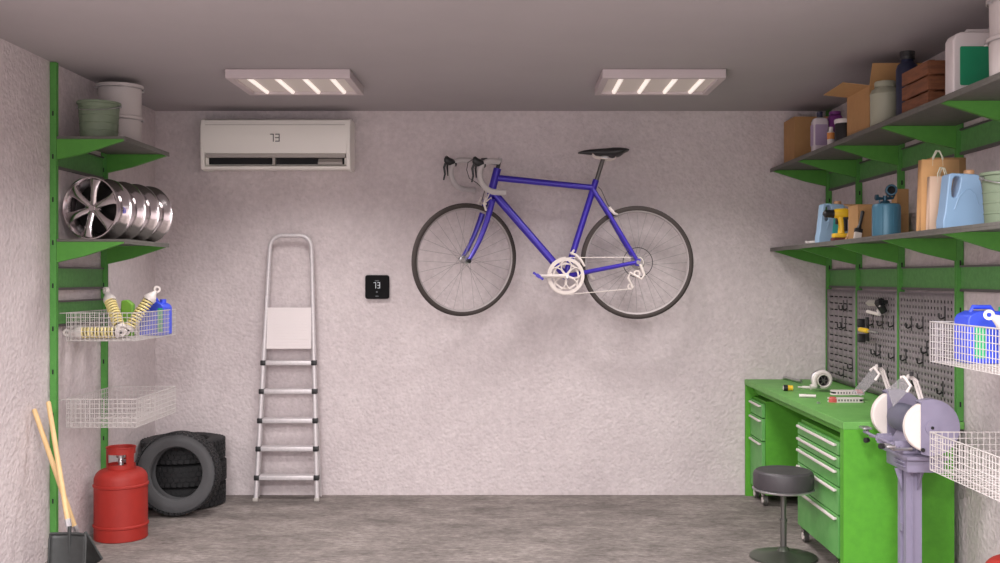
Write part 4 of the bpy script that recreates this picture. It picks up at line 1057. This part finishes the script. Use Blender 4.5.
# white canister with green label
x0, x1, y0, y1, z0 = 1.59, 1.85, 3.775, 3.85, ZS1
t = thing('canister', ((x0 + x1) / 2, (y0 + y1) / 2, z0), 'white plastic canister with a large green label on the top shelf', 'canister')
poly = [(x0 + .006, z0), (x1 - .006, z0), (x1, z0 + .01), (x1, z0 + .2), (x1 - .015, z0 + .222), (x1 - .09, z0 + .228), (x0 + .03, z0 + .228), (x0 + .01, z0 + .22), (x0, z0 + .2), (x0, z0 + .01)]
B().prism(poly, 'y', y0, y1).out('body', M['whitecan'], t, bevel=.01)
B().prism(rrect(x0 + .024, x1 - .03, z0 + .035, z0 + .175, .006), 'y', y0 - .0015, y0 - .0002).out('label', M['label_green'], t)
B().tube([(x0 + .055, 3.81, z0 + .22), (x0 + .065, 3.81, z0 + .236), (x0 + .14, 3.81, z0 + .238), (x0 + .15, 3.81, z0 + .22)], .009, 8).out('handle', M['whitecan'], t)
B().cyl((x1 - .045, 3.81, z0 + .222), (x1 - .045, 3.81, z0 + .252), .022, n=18).out('cap', M['whitecan'], t)

# ------------------------------------------------------------------ lower right shelf
def jug(m, lab=None, w=.152, h=.205, d=.07):
    """slanted-shoulder jug with a cut-through handle on the left; origin bottom centre, front -Y"""
    t = thing('jug', (0, 0, 0), '', 'jug')
    out_ = [(-.076, 0), (.072, 0), (.076, .006), (.073, .06), (.066, .15), (.058, .188), (.05, .198), (.018, .2), (-.042, .203), (-.053, .2), (-.056, .19), (-.062, .13), (-.07, .06), (-.0765, .03)]
    hole = [(-.012, .176), (-.013, .188), (-.02, .192), (-.034, .190), (-.041, .18), (-.046, .145), (-.045, .12), (-.039, .112), (-.03, .114), (-.02, .14)]
    # build as bmesh face with hole by bridging, extruded
    me = bpy.data.meshes.new('jugface'); bm = bmesh.new()
    def ringe(pts, y): return [bm.verts.new((p[0], y, p[1])) for p in pts]
    o1 = ringe(out_, -d / 2); h1 = ringe(hole, -d / 2); es = []
    for L_ in (o1, h1):
        for i in range(len(L_)): es.append(bm.edges.new((L_[i], L_[(i + 1) % len(L_)])))
    bmesh.ops.triangle_fill(bm, edges=es, use_beauty=True)
    fr = list(bm.faces)
    ex = bmesh.ops.extrude_face_region(bm, geom=fr)
    for v in [g for g in ex['geom'] if isinstance(g, bmesh.types.BMVert)]: v.co.y = d / 2
    bm.verts.index_update()
    b = B(); b.add([v.co[:] for v in bm.verts], [[v.index for v in f.verts] for f in bm.faces]); bm.free()
    o = b.out('body', m, t, local=True, sharp=50, bevel=.006)
    b = B(); b.tube([(-.036, -d / 2 - .0005, .07), (-.02, -d / 2 - .0005, .115), (.005, -d / 2 - .0005, .142), (.022, -d / 2 - .0005, .145), (.04, -d / 2 - .0005, .125), (.052, -d / 2 - .0005, .085)], .002, 6); b.out('moulded_rib', m, t, local=True)
    B().lathe([(0, .19), (.018, .19), (.019, .197), (.019, .214), (.016, .217), (0, .217)], (.032, 0, 0), n=18).out('cap', M['tan'], t, local=True)
    if lab: B().prism([(-.01, .01), (.06, .01), (.055, .13), (.02, .16), (.0, .12)], 'y', -d / 2 - .0012, -d / 2 - .0003).out('label', lab, t, local=True)
    return t
o = jug(M['lightblue'], None); o.location = (1.658, 3.875, ZS2); tag(o, 'light blue jug with tan cap in front of the paper bags', 'jug', 'blue plastic jugs')
o = jug(M['lightblue2'], M['cyan']); o.location = (1.66, 5.44, ZS2); tag(o, 'pale blue jug with turquoise label behind the drill', 'jug', 'blue plastic jugs')
# drill: chuck towards -X
t = thing('cordless_drill', (1.62, 5.20, ZS2), 'yellow and black cordless drill standing on its battery on the lower shelf', 'drill')
z0 = ZS2; y = 5.20
b = B(); b.tube([(1.597, y, z0 + .137), (1.612, y, z0 + .138), (1.655, y, z0 + .139), (1.676, y, z0 + .137), (1.682, y, z0 + .137)], [.02, .024, .026, .022, .012], 16)
b.tube([(1.63, y, z0 + .122), (1.637, y, z0 + .075), (1.635, y, z0 + .035)], [.018, .0155, .018], 12)
b.out('body', M['yellow'], t, sharp=50)
B().tube([(1.545, y, z0 + .137), (1.55, y, z0 + .137), (1.554, y, z0 + .137), (1.58, y, z0 + .137), (1.583, y, z0 + .137), (1.597, y, z0 + .137)], [.008, .011, .018, .02, .019, .022], 16).out('chuck', M['black'], t)
B().rbox(1.642, 1.664, y - .014, y + .012, z0 + .05, z0 + .115, .004).out('grip', M['black'], t)
B().rbox(1.64, 1.70, y - .018, y - .0, z0 + .108, z0 + .121, .003).out('side_trim', M['black'], t)
B().rbox(1.607, 1.619, y - .006, y + .006, z0 + .085, z0 + .115, .002).out('trigger', M['black'], t)
B().rbox(1.594, 1.668, y - .028, y + .028, z0 + .018, z0 + .04, .006).out('battery_shoe', M['yellow'], t)
B().rbox(1.59, 1.672, y - .03, y + .03, z0, z0 + .018, .004).out('battery', M['redbrown'], t)
# small wood block, white stick
b = B(); b.prism([(1.635, 0), (1.69, 0), (1.67, .05), (1.66, .054)], 'y', 5.135, 5.16, T(0, 0, ZS2)); tag(b.out('wood_wedge', M['tan'], bevel=.002), 'small tan wooden wedge between the drill and the brown box', 'wedge')
b = B(); b.tube([(1.578, 5.63, ZS2 + .0095), (1.60, 5.63, ZS2 + .0095), (1.603, 5.63, ZS2 + .0095), (1.652, 5.62, ZS2 + .0095)], [.007, .007, .0095, .0095], 12); tag(b.out('glue_tube', M['whiteplain']), 'small white tube lying near the far end of the lower shelf', 'tube')
cardbox(1.645, 1.86, 4.98, 5.12, ZS2, .168, 'open brown cardboard box behind the paint brush on the lower shelf', [[(1.645, 5.12, ZS2 + .168), (1.86, 5.12, ZS2 + .168), (1.86, 5.18, ZS2 + .180), (1.64, 5.18, ZS2 + .180)], [(1.645, 4.98, ZS2 + .168), (1.645, 5.12, ZS2 + .168), (1.70, 5.11, ZS2 + .12), (1.70, 4.99, ZS2 + .12)]])
# brush
t = thing('paint_brush', (1.628, 4.93, ZS2), 'black-handled paint brush standing on pale bristles against the brown box', 'brush')
MM = T(1.628, 4.93, ZS2) @ Ry(11) @ Rx(-8)
b = B(); b.rbox(-.02, .014, -.009, .009, 0, .034, .003, 2, MM); b.out('bristles', M['bristle'], t)
b = B(); b.rbox(-.021, .015, -.01, .01, .033, .052, .002, 2, MM); b.out('ferrule', M['black'], t)
b = B(); b.tube([(-.003, 0, .05), (0, 0, .07), (.002, 0, .1), (.004, 0, .135), (.004, 0, .14)], [.012, .008, .0075, .0095, .005], 10, M4=MM); b.out('handle', M['black'], t)
# blowtorch
cx, cy = 1.668, 4.667; z0 = ZS2
t = thing('blowtorch', (cx, cy, z0), 'teal blowtorch burner on a round fuel can on the lower shelf', 'blowtorch')
b = B(); b.lathe([(0, 0), (.056, 0), (.061, .004), (.061, .135), (.057, .146), (.04, .15), (0, .151)], (cx, cy, z0), n=36)
for i in range(8):
    a = PI / 4 * i + .2; b.cyl((cx + .0605 * math.cos(a), cy + .0605 * math.sin(a), z0 + .01), (cx + .0605 * math.cos(a), cy + .0605 * math.sin(a), z0 + .135), .0022, n=6)
b.out('fuel_can', M['teal'], t)
b = B(); b.lathe([(0, .15), (.022, .15), (.018, .16), (.01, .163), (.01, .185), (0, .185)], (cx - .005, cy, z0), n=16)
b.tube([(cx - .045, cy - .01, z0 + .176), (cx - .02, cy, z0 + .172), (cx + .03, cy, z0 + .174), (cx + .036, cy, z0 + .19)], .006, 8)
b.cyl((cx - .052, cy - .01, z0 + .176), (cx - .04, cy - .01, z0 + .176), .013, n=12); b.cyl((cx - .03, cy, z0 + .152), (cx - .03, cy, z0 + .172), .004, n=8)
b.out('valve', M['tealdark'], t)
b = B(); b.lathe([(.018, 0), (.024, 0), (.026, .008), (.024, .05), (.014, .06), (.013, .058), (.018, .045)], (cx + .012, cy - .032, z0 + .208), (.25, 1, 0), 20, True); b.cyl((cx + .02, cy + .01, z0 + .182), (cx + .015, cy + .0, z0 + .2), .007, n=8)
b.out('burner_head', M['tealdark'], t)
B().cyl((cx + .02, cy - .005, z0 + .208), (cx + .0205, cy + .0, z0 + .208), .0175, n=16).out('burner_bore', M['dark'], t)
cardbox(1.765, 1.818, 4.80, 4.87, ZS2, .105, 'small cardboard box behind the blowtorch, lower of two')
cardbox(1.765, 1.818, 4.80, 4.87, ZS2 + .1085, .115, 'small cardboard box behind the blowtorch, stacked on top')
def paper_bag(x0, x1, y, h, d, label, m, hand=True, rz=0, lean=0):
    w = x1 - x0; t = thing('paper_bag', ((x0 + x1) / 2, y, ZS2), label, 'paper bag', rz=math.radians(rz))
    b = B(); X = w / 2
    b.add([(-X, 0, 0), (X, 0, 0), (X, d, 0), (-X, d, 0), (-X * .97, lean, h), (X * .97, lean, h), (X * .97, lean + d * .7, h), (-X * .97, lean + d * .7, h),
           (X * .9, d / 2 + lean * .5, h * .6), (-X * .9, d / 2 + lean * .5, h * .6), (X * .85, lean + d * .35, h), (-X * .85, lean + d * .35, h), (X, d / 2, 0), (-X, d / 2, 0)],
          [(0, 1, 12, 2, 3, 13), (0, 4, 5, 1), (3, 2, 6, 7), (1, 5, 10, 8, 12), (12, 8, 10, 6, 2), (0, 13, 9, 11, 4), (13, 3, 7, 11, 9)])
    o = b.out('bag', m, t, local=True, sharp=10); so = o.modifiers.new('s', 'SOLIDIFY'); so.thickness = .0015
    if hand:
        for yy, sh in ((lean + .002, -.008), (lean + d * .7 - .002, .008)):
            B().tube([(-X * .3 + sh, yy, h - .025), (-X * .28 + sh, yy, h + .01), (-X * .12 + sh, yy, h + .034), (X * .05 + sh, yy, h + .034), (X * .2 + sh, yy, h + .01), (X * .24 + sh, yy, h - .025)], .0024, 6).out('handle', M['string'], t, local=True)
    return t
paper_bag(1.578, 1.727, 4.04, .275, .05, 'large brown paper carrier bag with cord handles behind the blue jug', M['paper'])
paper_bag(1.655, 1.80, 4.15, .295, .05, 'taller brown paper bag mostly hidden behind the front carrier bag', M['card'], hand=False)
paper_bag(1.588, 1.70, 3.985, .205, .035, 'small pale beige paper bag between the brown bag and blue jug', M['paper2'])

# ------------------------------------------------------------------ light
def area(name, loc, size, energy, rot=(0, 0, 0), col=(1, 1, 1)):
    l = bpy.data.lights.new(name, 'AREA'); l.shape = 'RECTANGLE'; l.size, l.size_y = size; l.energy = energy; l.color = col
    o = bpy.data.objects.new(name, l); o.location = loc; o.rotation_euler = rot; COL.objects.link(o); return o
for (x, y, e, sp) in ((-1.07, 2.7, 50, 162), (.75, 2.7, 38, 162), (-1.07, .6, 180, 171), (.75, .6, 130, 171)):
    area('ceiling_area_light', (x, y, 2.24), (.55, .5), e, col=(1, .965, .96)).data.spread = math.radians(sp)  # area lights added under the ceiling out of view, lighting the back wall
area('front_fill_light', (-.1, -1.3, 1.15), (3.8, 2.1), 50, (math.radians(90), 0, 0), col=(1, .975, .985))  # unseen soft fill, added at the open front end behind the camera
for cx in (-1.075, .7375):
    area('ceiling_area_light', (cx, 5.287, 2.262), (.5, .38), 14, col=(1, .95, .93)).data.spread = math.radians(130)
w = bpy.data.worlds.new('world'); scn.world = w; w.use_nodes = True
w.node_tree.nodes['Background'].inputs[0].default_value = (.9, .88, .92, 1); w.node_tree.nodes['Background'].inputs[1].default_value = .5

cam = bpy.data.cameras.new('camera'); co = bpy.data.objects.new('camera', cam); COL.objects.link(co)
co.location = (0, 0, H); co.rotation_euler = (PI / 2, 0, 0)
cam.sensor_width = 36; cam.lens = 36 * F / 1000; cam.shift_x = -.011; cam.shift_y = -.0035
scn.camera = co
vs_ = scn.view_settings; scn.display_settings.display_device = 'sRGB'
vs_.view_transform = 'Standard'; vs_.look = 'None'; vs_.exposure = 0; vs_.gamma = 1; vs_.use_curve_mapping = False
